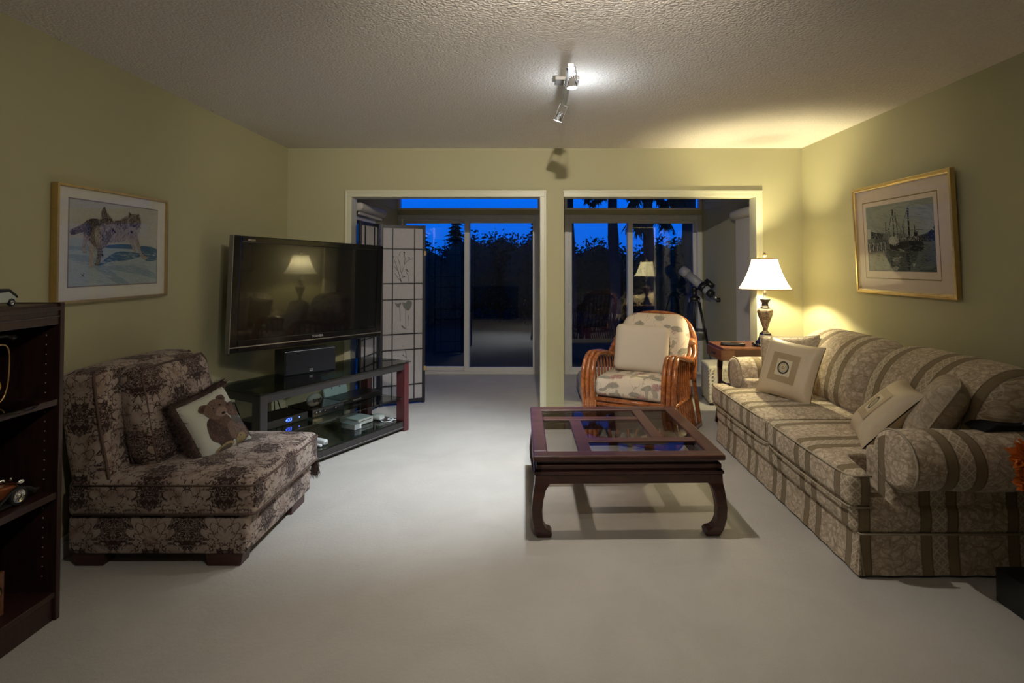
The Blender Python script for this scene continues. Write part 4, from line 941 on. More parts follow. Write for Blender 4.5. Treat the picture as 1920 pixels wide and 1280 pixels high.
# arm continues to the left wall
inv = Rm.inverted(); wpt = inv @ (Vector((-2.225, 4.58, 1.17)) - Vector((-1.686, 4.33, 1.169))); 
mb = MB(); mb.tube([(0, .30, 0), tuple(wpt)], .03, 8, smooth=False); mb.tube([(0, .30, -.05), (0, .30, .05)], .035, 12); mb.build('wall_arm', M['black_frame'], t)

# ================================================================ TV stand (local x along the front, y to the back)
ang = math.atan2(.876, .482)
st = thing('tv_stand', 'black and cherry television stand with tinted glass shelves', 'tv stand', (-1.706, 3.48, 0), ang)
LW, LD, HT = 1.372, .50, .575
def glass_slab(name, x0, x1, y0, y1, z, th=.008):
    mb = MB(); mb.bb((x0, y0, z), (x1, y1, z + th)); return mb.build(name, M['tinted'], st, bevel=.002)
glass_slab('glass_top', -.012, LW + .012, -.012, LD + .012, HT - .008)
glass_slab('middle_glass_shelf', .05, LW - .05, .03, LD - .02, .272); glass_slab('bottom_glass_shelf', .04, LW - .04, .015, LD - .02, .082)
def leg(x0, x1, y0, y1, m):
    mb = MB(); mb.prism([(0, 0), (1, 0), (1, 1), (0, 1)], 0, 1, fn=lambda a, b, c: (x0 + (x1 - x0) * a, y0 + (y1 - y0) * b, c * (HT - .012))); mb.build('leg', m, st, bevel=.004)
leg(0, .055, 0, .08, M['black_frame']); leg(LW - .055, LW, 0, .09, M['cherry']); leg(0, .055, LD - .08, LD, M['black_frame']); leg(LW - .055, LW, LD - .08, LD, M['cherry'])
for (a, b) in (((.055, .005, HT - .065), (LW - .055, .045, HT - .010)), ((.055, LD - .045, HT - .065), (LW - .055, LD - .005, HT - .010)), ((.005, .08, HT - .065), (.05, LD - .08, HT - .010)), ((LW - .05, .09, HT - .065), (LW - .005, LD - .08, HT - .010)),
               ((.055, .01, .022), (LW - .055, .045, .080)), ((.055, LD - .045, .022), (LW - .055, LD - .01, .080)), ((.005, .08, .022), (.05, LD - .08, .080)), ((LW - .05, .09, .022), (LW - .005, LD - .08, .080))):
    mb = MB(); mb.bb(a, b); mb.build('rail', M['black_frame'], st, bevel=.003)
mb = MB(); mb.bb((.06, .006, .034), (LW - .06, .0095, .038)); mb.build('silver_line', M['silver'], st)
for x in (.055, LW - .06):
    mb = MB(); mb.bb((x, .03, .262), (x + .006, LD - .03, .272)); mb.build('shelf_support', M['silver'], st)
mb = MB()
for x, y in ((.03, .03), (LW - .03, .03), (.03, LD - .03), (LW - .03, LD - .03)): mb.lathe([(.012, HT - .014), (.012, HT - .008)], (x, y, 0), 12)
mb.build('glass_pads', M['silver'], st)
def W2(u, v, z): return (-1.706 + .482 * u - .876 * v, 3.48 + .876 * u + .482 * v, z)
# centre speaker on the glass top
t = thing('centre_speaker', 'black cloth-fronted speaker on the glass top below the television', 'speaker', (-1.665, 4.175, HT), R(46))
mb = MB(); mb.bb((-.195, .006, 0), (.195, .19, .175)); mb.build('speaker_cabinet', M['black'], t, bevel=.004)
mb = MB(); mb.bb((-.19, 0, .004), (.19, .012, .171)); mb.build('grille', M['black_matte'], t, bevel=.004)
mb = MB(); mb.bb((-.012, -.001, .018), (.012, .001, .022)); mb.bb((-.012, -.001, .028), (.012, .001, .032)); mb.build('badge', M['silver_ink'], t)
# set-top box with clock
t = thing('set_top_box', 'black cable box showing blue digits on the middle glass shelf', 'cable box', W2(.31, .17, .280), ang)
mb = MB(); mb.bb((-.19, 0, .004), (.19, .24, .055)); mb.build('case', M['black'], t, bevel=.003)
mb = MB()
for x in (-.16, .16):
    for y in (.03, .2): mb.lathe([(.012, 0), (.012, .006)], (x, y, 0), 10)
mb.build('feet', M['black'], t)
text('433', .034, M['blue_led'], t, (.03, -.0005, .031), (R(90), 0, 0), 'clock_digits')
mb = MB(); mb.lathe([(.004, -.001), (.004, .001)], (.115, -.001, .032), 12, axis='y'); mb.build('indicator', M['blue_led'], t)
mb = MB(); mb.lathe([(.0055, -.001), (.0055, .001)], (-.165, -.001, .022), 14, axis='y'); mb.build('power_button', M['silver_ink'], t)
# amplifier with chrome knobs
t = thing('amplifier', 'glossy black amplifier with small chrome knobs behind the engraved stone', 'amplifier', W2(.665, .15, .280), ang)
mb = MB(); mb.bb((-.145, 0, .004), (.145, .27, .060)); mb.build('case', M['gloss_black'], t, bevel=.004)
for x in (-.115, -.085, -.04, .06):
    mb = MB(); mb.lathe([(.008, -.012), (.009, 0)], (x, 0, .035), 14, axis='y'); mb.build('knob', M['chrome'], t)
mb = MB()
for x in (-.12, .12):
    for y in (.03, .24): mb.lathe([(.012, 0), (.012, .006)], (x, y, 0), 10)
mb.build('feet', M['black'], t)
# stone
t = thing('engraved_stone', 'oval grey pebble engraved with a word standing on the amplifier', 'stone', W2(.60, .23, .340), ang)
mb = MB(); vs = []; n1, n2 = 14, 24
for j in range(n1 + 1):
    p_ = PI * j / n1
    for k in range(n2): a = 2 * PI * k / n2; vs.append((.068 * math.sin(p_) * math.cos(a) * (1 + .04 * math.sin(2 * a)), .026 * math.sin(p_) * math.sin(a), .048 - .048 * math.cos(p_)))
mb.add(vs, [(j * n2 + k, j * n2 + (k + 1) % n2, (j + 1) * n2 + (k + 1) % n2, (j + 1) * n2 + k) for j in range(n1) for k in range(n2)], True); mb.build('pebble', M['stone'], t)
text('laugh', .040, M['stone_ink'], t, (.012, -.0265, .048), (R(90), 0, 0), 'engraving', .002)
# disc player
t = thing('disc_player', 'slim black disc player at the right end of the middle glass shelf', 'disc player', W2(1.075, .235, .280), ang)
mb = MB(); mb.bb((-.215, 0, .004), (.215, .21, .045)); mb.build('case', M['black'], t, bevel=.003)
mb = MB()
for x in (-.18, .18):
    for y in (.03, .18): mb.lathe([(.012, 0), (.012, .006)], (x, y, 0), 10)
mb.build('feet', M['black'], t)
text('BLU-RAY DISC', .014, M['silver_ink'], t, (-.05, -.001, .022), (R(90), 0, 0), 'front_lettering')
mb = MB(); mb.bb((-.20, -.001, .036), (-.15, .001, .038)); mb.build('front_mark', M['silver_ink'], t)
# pale plastic box behind
t = thing('network_router', 'pale blue-grey plastic router leaning behind the disc player', 'router', W2(.985, .455, .280), ang)
mb = MB(); rm = Matrix.Rotation(R(-14), 3, 'X'); mb.box((0, 0, .105), (.24, .03, .21), rot=rm); mb.build('router_body', M['pale_plastic'], t, bevel=.010)
mb = MB()
for k in range(5): mb.box(Vector((-.08 + .04 * k, -.020 + .012, .09 + .012 * (k % 2))), (.010, .02, .008), rot=rm)
mb.build('vents', M['black'], t)
# game console and controllers
t = thing('game_console', 'white game console with a disc slot on the bottom glass shelf', 'game console', W2(1.095, .21, .090), ang)
mb = MB(); mb.bb((-.08, 0, .004), (.08, .215, .050)); mb.build('case', M['white_plastic'], t, bevel=.004)
mb = MB(); mb.bb((-.058, -.001, .030), (.062, .001, .034)); mb.build('disc_slot', M['black'], t)
mb = MB(); mb.bb((-.075, .01, 0), (.075, .205, .006)); mb.build('console_base', M['grey_plastic'], t)
t = thing('sensor_box', 'grey plastic box beside the white console on the bottom shelf', 'plastic box', W2(.955, .15, .090), ang)
mb = MB(); mb.bb((-.035, 0, 0), (.035, .15, .045)); mb.build('case', M['grey_plastic'], t, bevel=.004); mb = MB(); mb.bb((.015, -.0015, .004), (.032, .001, .041)); mb.build('front_strip', M['white_plastic'], t)
t = thing('game_controller', 'white handheld game remote at the front of the bottom glass shelf', 'game controller', W2(.565, .13, .090), R(-28))
mb = MB(); mb.soft((0, 0, .020), (.150, .040, .036), .013, 6, crown=.004); mb.build('controller_body', M['white_plastic'], t)
mb = MB(); mb.soft((.01, -.045, .010), (.13, .022, .018), .008, 5); mb.build('jacket', M['white_plastic'], t)
mb = MB(); mb.bb((.0755, -.012, .013), (.077, .010, .027)); mb.build('connector', M['grey_plastic'], t)
t = thing('joystick_controller', 'white joystick controller with coiled cord right of the console', 'game controller', W2(1.245, .17, .090), ang)
mb = MB(); mb.soft((-.01, .04, .022), (.065, .10, .038), .018, 5, crown=.006); mb.build('controller_body', M['white_plastic'], t)
mb = MB(); mb.tube(cr([(-.03, 0, .012), (-.05, -.05, .005), (-.01, -.09, .005), (.04, -.08, .008), (.045, -.045, .012), (.015, -.04, .008), (.01, -.08, .012), (.05, -.10, .006)], 8), .0035, 6); mb.build('cord', M['white_plastic'], t)
# cable bundle
mb = MB()
for k, (u_, v_) in enumerate(((.15, .49), (.35, .50), (.72, .50), (.9, .49))):
    mb.tube(cr([W2(u_, .49, .012), W2(u_ + .04, .485, .2), W2(u_ - .03, .475, .33), W2(u_ + .02, .49, .5)], 6), .004, 6)
# kept as separate cords
for k, u_ in enumerate((.20, .52)):
    mb = MB(); mb.tube(cr([W2(u_, .53, .006), W2(u_ + .05, .54, .2), W2(u_ - .02, .55, .42), W2(u_ + .03, .56, .004)], 8), .004, 6)
    o = mb.build('power_cord', M['black']); tag(o, 'thin black power cord hanging behind the television stand' + (', nearer its left end' if k == 0 else ', near its middle'), 'cord', 'cords behind the television stand')

# ================================================================ damask chair
t = thing('slipper_chair', 'armless brown damask chair on short dark feet by the left wall', 'chair', (-1.75, 2.93, 0))
def D(x, y, z): return (x + 1.75, y - 2.93, z)
da = M['damask']
mb = MB(); mb.soft(D(-1.725, 2.935, .145), (.82, .74, .175), .02, 8, front=.006); mb.build('base', da, t)
mb = MB(); mb.soft(D(-1.705, 2.935, .312), (.86, .755, .165), .03, 14, crown=.035, front=.008); se = mb.build('seat_cushion', da, t)
for z in (.375, .245):
    mb = MB(); x0, x1, y0, y1 = -2.10, -1.272, 2.556, 3.314; r_ = .03
    mb.tube([D(*p_) for p_ in [(x0, y0, z), (x1 - r_, y0, z), (x1 - .008, y0 + .008, z), (x1, y0 + r_, z), (x1, y1 - r_, z), (x1 - .008, y1 - .008, z), (x1 - r_, y1, z), (x0, y1, z)]], .005, 6); mb.build('piping', M['brown_piping'], se)
def lean_(q):
    x, y, z = q; h = (z + .33) / .66; return (x - .10 * h - .02 * math.sin(PI * h), y, z + .012 * (1 - (2 * y / .76) ** 2) * (z > 0))
mb = MB(); mb.soft(D(-2.012, 2.945, .555), (.19, .75, .66), .05, 12, fn=lean_); bk = mb.build('backrest', da, t)
for y in (2.574, 3.318):
    mb = MB(); mb.tube(cr([D(-1.928, y, .26), D(-1.962, y, .45), D(-2.002, y, .65), D(-2.027, y, .83), D(-2.045, y + (.02 if y < 3 else -.02), .878)], 5), .006, 6); mb.build('piping', M['brown_piping'], bk)
# big loose cushion against the back
Fm = None
def cush(q):
    x, y, z = q; h = (z + .24) / .48; return (x - .115 * h, y + .01 * math.sin(9 * z), z)
mb = MB(); mb.soft(D(-1.875, 2.985, .635), (.17, .56, .50), .075, 12, fn=cush, front=.012); lc = mb.build('loose_back_cushion', da, t)
for dx, sc in ((-.062, 1), (.062, 1)):
    ring = []
    for (y, z) in cr2([(-.262, -.232), (.262, -.232), (.262, .238), (-.262, .238)], 1) : pass
    corners = [(-.265, -.20), (-.235, -.238), (.235, -.238), (.265, -.20), (.265, .20), (.235, .238), (-.235, .238), (-.265, .20)]
    for i in range(8):
        a, b = corners[i], corners[(i + 1) % 8]
        for k in range(4):
            y = a[0] + (b[0] - a[0]) * k / 4; z = a[1] + (b[1] - a[1]) * k / 4; h = (z + .24) / .48
            ring.append(D(-1.875 + dx - .115 * h, 2.985 + y + .01 * math.sin(9 * z), .635 + z))
    mb = MB(); mb.tube(ring, .0055, 6, True); mb.build('piping', M['brown_piping'], lc)
for (x0, x1, y0, y1) in ((-1.51, -1.335, 2.58, 2.66), (-1.375, -1.335, 3.10, 3.27), (-2.12, -1.97, 2.58, 2.66), (-2.12, -2.0, 3.18, 3.27)):
    mb = MB(); mb.prism([(0, 0), (1, 0), (1, 1), (0, 1)], 0, 1, fn=lambda a, b, c: (x0 + 1.75 + (x1 - x0) * (a * (.86 + .14 * c) + .07 * (1 - c)), y0 - 2.93 + (y1 - y0) * b, c * .062)); mb.build('foot', M['dark_wood'], t, bevel=.002)
mb = MB()
for k in range(260):
    p_ = Vector(D(-1.30 + random.uniform(-.02, .02), 3.315 + random.uniform(-.01, .02), .20 + random.uniform(-.05, .02))); d_ = Vector((random.uniform(-.2, .5), random.uniform(.0, .6), -1)).normalized() * .045; s_ = Vector((.0015, 0, 0)); mb.add([p_ - s_, p_ + s_, p_ + d_], [(0, 1, 2)])
o = mb.build('blanket_fringe', M['fur'], t, recalc=False)
# teddy bear pillow
t, F, ed = pillow('throw_pillow', 'ivory pillow printed with two teddy bears and edged in brown fringe on the damask chair', (-1.60, 2.93, .40), R(66), R(26), .31, .34, .10, M['bear_cloth'], R(-13))
q = [(150, 560), (575, 430), (770, 990), (420, 1160)]
def bs(x, y):
    s_, t_ = bil(q, (x, y)); return s_ * 2 - 1, 1 - t_ * 2
def bear(mb, cx_, cy_, rx, ry, col, off, rot=0.0, jag=.05, rings=3):
    s_, t_ = bs(cx_, cy_); ell(mb, F, s_, t_, rx / 190, ry / 275, off, col, rot=rot, jag=jag, rings=rings)
mb = MB(); b1 = (.14, .085, .065); b2 = (.20, .13, .10); b3 = (.085, .05, .042); gy = (.13, .12, .11); tan = (.34, .26, .13)
for a in ((500, 860, 95, 130, b1, .0020), (665, 850, 80, 130, gy, .0024), (455, 830, 45, 85, b3, .0028), (540, 950, 60, 90, b3, .0028), (665, 930, 45, 90, b2, .0032), (730, 880, 24, 90, b3, .0032), (595, 900, 35, 90, b2, .0032),
          (545, 1050, 78, 38, tan, .0036), (665, 985, 36, 48, tan, .0036), (550, 1055, 58, 24, (.13, .10, .07), .0040), (362, 645, 36, 38, b1, .0028), (505, 578, 36, 40, b1, .0028), (362, 650, 20, 24, b3, .0032), (507, 585, 20, 26, b3, .0032),
          (465, 668, 88, 88, b2, .0036), (600, 690, 58, 68, b1, .0040), (640, 690, 18, 26, b3, .0044), (562, 645, 16, 18, b3, .0044), (500, 705, 44, 40, (.30, .20, .16), .0044), (590, 720, 22, 20, b2, .0046), (512, 722, 13, 11, (.012, .01, .01), .0050), (435, 660, 7, 8, (.01, .01, .01), .0050), (490, 638, 7, 8, (.01, .01, .01), .0050), (580, 712, 6, 6, (.01, .01, .01), .0052), (668, 770, 26, 14, (.22, .22, .2), .0040)):
    bear(mb, *a)
def bfur(x0_, y0_, rx_, ry_, n_, cols, off):
    for k in range(n_):
        a_ = random.uniform(0, 2 * PI); q_ = random.uniform(0, 1) ** .5; s_, t_ = bs(x0_ + rx_ * q_ * math.cos(a_), y0_ + ry_ * q_ * math.sin(a_)); c_ = random.choice(cols); f__ = random.uniform(.75, 1.2)
        ell(mb, F, s_, t_, random.uniform(.035, .06), .007, off, tuple(v_ * f__ for v_ in c_), rot=random.uniform(-2.4, -.7), rings=1, seg=6)
bfur(500, 860, 90, 125, 150, [b1, b2, b3], .0030); bfur(465, 668, 80, 80, 120, [b2, b1, (.26, .17, .13)], .0040); bfur(660, 850, 70, 120, 120, [gy, (.2, .19, .17), b3], .0036); bfur(600, 690, 50, 60, 60, [b1, b2], .0043)
for a in ((500, 705, 40, 34, (.30, .20, .16), .0047), (512, 722, 13, 11, (.012, .01, .01), .0052), (435, 660, 7, 8, (.01, .01, .01), .0052), (490, 638, 7, 8, (.01, .01, .01), .0052), (580, 712, 6, 6, (.01, .01, .01), .0054)): bear(mb, *a)
mb.build('bear_print', M['print_bear'], t, recalc=False)
mb = MB(); n = len(ed)
sel = [e_ for i, e_ in enumerate(ed) if i >= n // 2 or i < 3]
mb.tube([Vector(p_) for p_ in sel], .022, 7)
for k in range(4200):
    i = random.randrange(len(sel)); p_ = Vector(sel[i]); cen = Vector((0, 0, .17)); out = (p_ - cen); out.y = 0; out.normalize()
    a_ = random.uniform(0, 2 * PI); dv = (out * random.uniform(.2, 1) + Vector((random.uniform(-.6, .6), random.uniform(-.9, .9), random.uniform(-.6, .6)))).normalized()
    p_ = p_ + Vector((random.uniform(-.01, .01), random.uniform(-.008, .008), random.uniform(-.01, .01))); s_ = dv.orthogonal().normalized() * .0028; mb.add([p_ - s_, p_ + s_, p_ + dv * random.uniform(.028, .052)], [(0, 1, 2)])
mb.build('fringe', M['fur'], t, recalc=False)

# ================================================================ pictures
def frame_mb(w, h, fw, d, lip=0.0):
    """four mitred bars; local x width, z height, -y out of the wall"""
    mb = MB()
    def bar(a, b, c_, e_):
        vs = [(p[0], y, p[1]) for y in (0, -d) for p in (a, b, c_, e_)]; mb.add(vs, [(0, 1, 2, 3), (4, 5, 6, 7), (0, 1, 5, 4), (1, 2, 6, 5), (2, 3, 7, 6), (3, 0, 4, 7)])
    x, z = w / 2, h / 2
    bar((-x, z), (x, z), (x - fw, z - fw), (-x + fw, z - fw)); bar((-x, -z), (x, -z), (x - fw, -z + fw), (-x + fw, -z + fw))
    bar((-x, -z), (-x, z), (-x + fw, z - fw), (-x + fw, -z + fw)); bar((x, -z), (x, z), (x - fw, z - fw), (x - fw, -z + fw))
    return mb
def quadp(mb, x0, x1, z0, z1, y, col=None): mb.add([(x0, y, z0), (x1, y, z0), (x1, y, z1), (x0, y, z1)], [(0, 1, 2, 3)], False, 0, None, col)
def inside(p, poly):
    c_ = False; n = len(poly); j = n - 1
    for i in range(n):
        a, b = poly[i], poly[j]
        if (a[1] > p[1]) != (b[1] > p[1]) and p[0] < (b[0] - a[0]) * (p[1] - a[1]) / (b[1] - a[1]) + a[0]: c_ = not c_
        j = i
    return c_
def strokes(poly, n, L_, w, ang, spread, cols):
    """short tapered brush strokes filling an outline"""
    xs = [p[0] for p in poly]; ys = [p[1] for p in poly]; out = []; t_ = 0
    while len(out) < n and t_ < n * 20:
        t_ += 1; p = (random.uniform(min(xs), max(xs)), random.uniform(min(ys), max(ys)))
        if not inside(p, poly): continue
        a = R(ang + random.uniform(-spread, spread)); l_ = L_ * random.uniform(.5, 1.2); dx, dy = math.cos(a), math.sin(a); w_ = w * random.uniform(.6, 1.2)
        c_ = random.choice(cols); f_ = random.uniform(.8, 1.2)
        out.append(([p, (p[0] + dx * l_ * .4 - dy * w_ / 2, p[1] + dy * l_ * .4 + dx * w_ / 2), (p[0] + dx * l_, p[1] + dy * l_), (p[0] + dx * l_ * .4 + dy * w_ / 2, p[1] + dy * l_ * .4 - dx * w_ / 2)], tuple(q * f_ for q in c_)))
    return out
def art(mb, quad, x0, x1, z0, z1, layers, y0, top=9999):
    for k, (pts, col) in enumerate(layers):
        P_ = []
        for p_ in (cr2(pts, 3) if len(pts) > 5 else pts):
            s_, t_ = bil(quad, p_); s_ = max(0, min(1, s_)); t_ = max(0, min(1, t_)); P_.append((x0 + (x1 - x0) * s_, y0 - .00005 * (min(k, top) + 1) - (.00002 * ((k - top) % 14) if k > top else 0), z1 - (z1 - z0) * t_))
        mb.add(P_, [tuple(range(len(P_)))], False, 0, None, col)
def line(a, b, w): 
    d = Vector((b[0] - a[0], b[1] - a[1])); n_ = Vector((-d.y, d.x)).normalized() * w / 2
    return [(a[0] + n_.x, a[1] + n_.y), (b[0] + n_.x, b[1] + n_.y), (b[0] - n_.x, b[1] - n_.y), (a[0] - n_.x, a[1] - n_.y)]
# wolves on the left wall: centre Y 2.937, z 1.484
t = thing('framed_picture', 'gold framed print of two wolves in snow on the left wall', 'picture', (XL + .002, 2.9375, 1.484), R(90))
W, H = .775, .566
mb = frame_mb(W, H, .012, .034); mb.build('picture_frame', M['gold'], t, bevel=.001)
mb = MB(); mb.bb((-W / 2 + .006, -.002, -H / 2 + .006), (W / 2 - .006, -.020, H / 2 - .006)); mb.build('mat_board', M['mat_board'], t)
ax0, ax1, az0, az1 = -.308, .305, -.203, .216
mb = MB(); quadp(mb, ax0 - .006, ax1 + .006, az0 - .006, az1 + .006, -.0203); mb.build('mat_bevel', M['bevel_line'], t, recalc=False)
Q = [(272, 262), (1060, 378), (1040, 1035), (245, 1060)]
gr = (.17, .14, .12); dk = (.055, .047, .045); lg_ = (.36, .31, .27); bl = (.075, .15, .235); sn = (.36, .42, .44); sn2 = (.26, .34, .39)
wl = [([(272, 262), (1060, 378), (1040, 1035), (245, 1060)], (.45, .44, .385)),
      ([(262, 640), (420, 660), (600, 690), (800, 680), (1050, 735), (1040, 1035), (245, 1060)], sn),
      ([(255, 690), (400, 700), (520, 720), (400, 740), (258, 730)], sn2), ([(250, 770), (420, 790), (560, 900), (760, 1040), (650, 1045), (500, 930), (380, 850), (250, 810)], sn2),
      ([(520, 890), (700, 870), (900, 900), (1040, 960), (1040, 1000), (860, 960), (700, 930)], sn2),
      ([(870, 700), (1050, 730), (1045, 832), (940, 835), (900, 800), (860, 760)], bl), ([(555, 690), (680, 680), (800, 690), (820, 725), (700, 720), (560, 712)], bl),
      ([(485, 870), (545, 815), (640, 752), (760, 750), (885, 772), (860, 800), (720, 830), (600, 838), (520, 868)], bl),
      ([(525, 445), (520, 380), (547, 333), (562, 375), (578, 410), (615, 455), (570, 470)], gr), ([(535, 370), (547, 333), (558, 372), (548, 400)], dk),
      ([(590, 470), (680, 455), (722, 428), (758, 412), (765, 378), (792, 402), (838, 402), (866, 403), (886, 450), (886, 512), (862, 560), (842, 612), (808, 640), (750, 625), (722, 652), (640, 662), (578, 662), (590, 560)], lg_),
      ([(740, 600), (800, 610), (818, 700), (828, 752), (800, 752), (790, 700), (762, 650)], lg_), ([(800, 600), (850, 610), (872, 700), (892, 770), (950, 802), (925, 826), (880, 800), (845, 720)], lg_),
      ([(640, 465), (700, 460), (690, 500), (650, 520), (620, 500)], dk), ([(700, 450), (750, 425), (745, 520), (715, 560)], gr), ([(760, 420), (840, 410), (880, 460), (870, 520), (820, 560), (780, 520)], gr),
      ([(768, 385), (792, 408), (780, 440), (765, 430)], dk), ([(840, 415), (866, 406), (868, 445), (848, 450)], dk), ([(775, 455), (830, 470), (850, 500), (800, 540), (775, 500)], dk), ([(780, 520), (830, 525), (850, 560), (800, 590), (770, 560)], lg_), ([(776, 560), (800, 562), (798, 582), (778, 580)], dk),
      ([(272, 592), (280, 545), (330, 515), (392, 480), (398, 555), (340, 575), (300, 592)], gr), ([(272, 592), (280, 548), (312, 530), (305, 585)], dk),
      ([(372, 560), (412, 590), (402, 650), (382, 690), (388, 752), (360, 757), (355, 700), (366, 640)], lg_),
      ([(412, 640), (458, 690), (447, 800), (440, 882), (405, 882), (410, 790), (410, 700)], lg_), ([(480, 720), (518, 725), (507, 800), (492, 866), (452, 862), (475, 790)], gr), ([(505, 740), (520, 735), (530, 790), (515, 792)], dk),
      ([(370, 500), (400, 457), (450, 442), (502, 452), (560, 437), (602, 455), (622, 482), (662, 490), (665, 515), (625, 530), (642, 572), (600, 548), (596, 620), (560, 682), (520, 722), (490, 730), (458, 700), (425, 662), (405, 600), (372, 580)], gr),
      ([(392, 470), (450, 443), (500, 455), (482, 500), (440, 540), (425, 600), (405, 560)], dk), ([(490, 458), (560, 438), (605, 456), (618, 482), (560, 492), (520, 480)], dk),
      ([(470, 520), (520, 500), (540, 580), (520, 660), (480, 690), (455, 620)], lg_), ([(500, 560), (540, 560), (540, 640), (510, 650)], dk), ([(560, 500), (655, 495), (660, 515), (600, 535), (570, 570), (545, 540)], lg_), ([(592, 535), (606, 532), (640, 572), (625, 575)], dk), ([(490, 462), (512, 470), (518, 498), (500, 495)], lg_),
      (line((340, 945), (365, 975), 6), dk), (line((365, 940), (350, 975), 5), dk)]
nb = len(wl); fur = []
lt2 = (.44, .38, .33); wt2 = (.50, .46, .41)
body1 = [(370, 500), (400, 457), (450, 442), (560, 437), (620, 482), (640, 560), (596, 620), (560, 682), (490, 730), (425, 662), (372, 580)]
body2 = [(590, 470), (722, 428), (770, 400), (860, 405), (886, 512), (842, 612), (722, 652), (580, 660)]
fur += strokes(body2, 420, 26, 5, 100, 35, [lg_, lt2, gr, gr]) + strokes([(640, 465), (760, 430), (750, 540), (640, 520)], 150, 24, 5, 120, 30, [dk, gr, gr])
fur += strokes([(525, 445), (520, 380), (547, 333), (562, 375), (615, 455)], 60, 20, 4, 80, 20, [gr, dk, lg_]) + strokes([(272, 592), (280, 545), (392, 480), (398, 555)], 110, 24, 4, 160, 25, [gr, dk, lg_])
fur += strokes(body1, 520, 26, 5, 100, 40, [gr, gr, dk, lg_]) + strokes([(455, 560), (520, 500), (560, 600), (520, 690), (470, 690)], 190, 26, 5, 95, 25, [lt2, lg_, wt2]) + strokes([(392, 470), (500, 448), (560, 470), (440, 540), (415, 600)], 200, 24, 5, 110, 35, [dk, dk, gr])
fur += strokes([(412, 650), (452, 690), (440, 875), (408, 875)], 130, 24, 4, 90, 12, [lt2, lg_, wt2]) + strokes([(480, 720), (515, 725), (490, 860), (460, 860)], 110, 22, 4, 90, 12, [gr, lg_, dk]) + strokes([(372, 580), (405, 600), (386, 750), (360, 750)], 80, 22, 4, 92, 12, [lg_, lt2, gr])
fur += strokes([(745, 600), (800, 615), (825, 745), (802, 745)], 70, 22, 4, 75, 14, [lt2, lg_]) + strokes([(805, 600), (850, 615), (890, 770), (940, 805), (900, 810)], 100, 22, 4, 70, 14, [lt2, lg_, gr])
fur += strokes([(760, 420), (860, 415), (880, 480), (840, 545), (780, 540)], 190, 16, 4, 80, 50, [gr, dk, lg_]) + strokes([(780, 520), (850, 520), (870, 570), (800, 600)], 80, 15, 4, 90, 40, [lt2, wt2, lg_])
fur += strokes([(500, 455), (600, 452), (655, 500), (560, 530)], 120, 16, 4, 170, 35, [dk, gr, lg_]) + strokes([(560, 500), (655, 495), (600, 535)], 50, 14, 3, 175, 20, [lt2, wt2])
fur += [([(768, 472), (784, 476), (780, 484), (770, 482)], (.35, .25, .08)), ([(815, 480), (832, 484), (826, 492), (816, 490)], (.35, .25, .08)), ([(778, 562), (800, 564), (796, 584), (780, 580)], (.02, .02, .02)), ([(592, 536), (608, 533), (642, 572), (628, 577)], (.02, .015, .015)), ([(572, 488), (588, 486), (590, 494), (576, 496)], (.3, .22, .08)), ([(650, 492), (664, 492), (664, 506), (652, 506)], (.02, .02, .02))]
fur += strokes([(245, 690), (1040, 760), (1035, 1030), (250, 1050)], 260, 70, 5, 12, 10, [sn, sn2, (.40, .46, .48)])
mb = MB(); art(mb, Q, ax0, ax1, az0, az1, wl + fur, -.0206, nb); mb.build('wolf_print', M['print'], t, recalc=False)
mb = MB(); mb.bb((-W / 2 + .011, -.0305, -H / 2 + .011), (W / 2 - .011, -.0315, H / 2 - .011)); mb.build('picture_glass', M['picture_glass'], t)
# harbour print on the right wall, its top leaning out
Wd, Hd = .975, .757; zc = 1.562
t = thing('framed_picture', 'silver-gold framed harbour print of moored boats above the sofa', 'picture', (XR - .018, 3.637, zc), rot=(Matrix.Rotation(R(-90), 4, 'Z') @ Matrix.Rotation(R(2.6), 4, 'X')).to_euler())
mb = frame_mb(Wd, Hd, .018, .030); mb.build('picture_frame', M['gold'], t, bevel=.002)
mb = frame_mb(Wd - .034, Hd - .034, .012, .024); mb.build('inner_bead', M['gold_inner'], t, bevel=.003)
mb = MB(); mb.bb((-Wd / 2 + .012, -.001, -Hd / 2 + .012), (Wd / 2 - .012, -.010, Hd / 2 - .012)); mb.build('mat_board', M['mat_pink'], t)
mb = MB(); quadp(mb, -.395, .355, -.275, .268, -.0103); mb.build('mat_bevel', M['bevel_gold'], t, recalc=False)
mb = MB(); quadp(mb, -.388, .348, -.268, .261, -.0106); mb.build('print_margin', M['mat_pink'], t, recalc=False)
bx0, bx1, bz0, bz1 = -.355, .318, -.222, .232
Q = [(318, 408), (902, 305), (930, 972), (335, 968)]
sk = (.27, .295, .26); sk2 = (.33, .34, .285); wa = (.075, .088, .085); wa2 = (.13, .155, .15); bk_ = (.022, .024, .026); mg = (.15, .165, .15); wt_ = (.42, .42, .37)
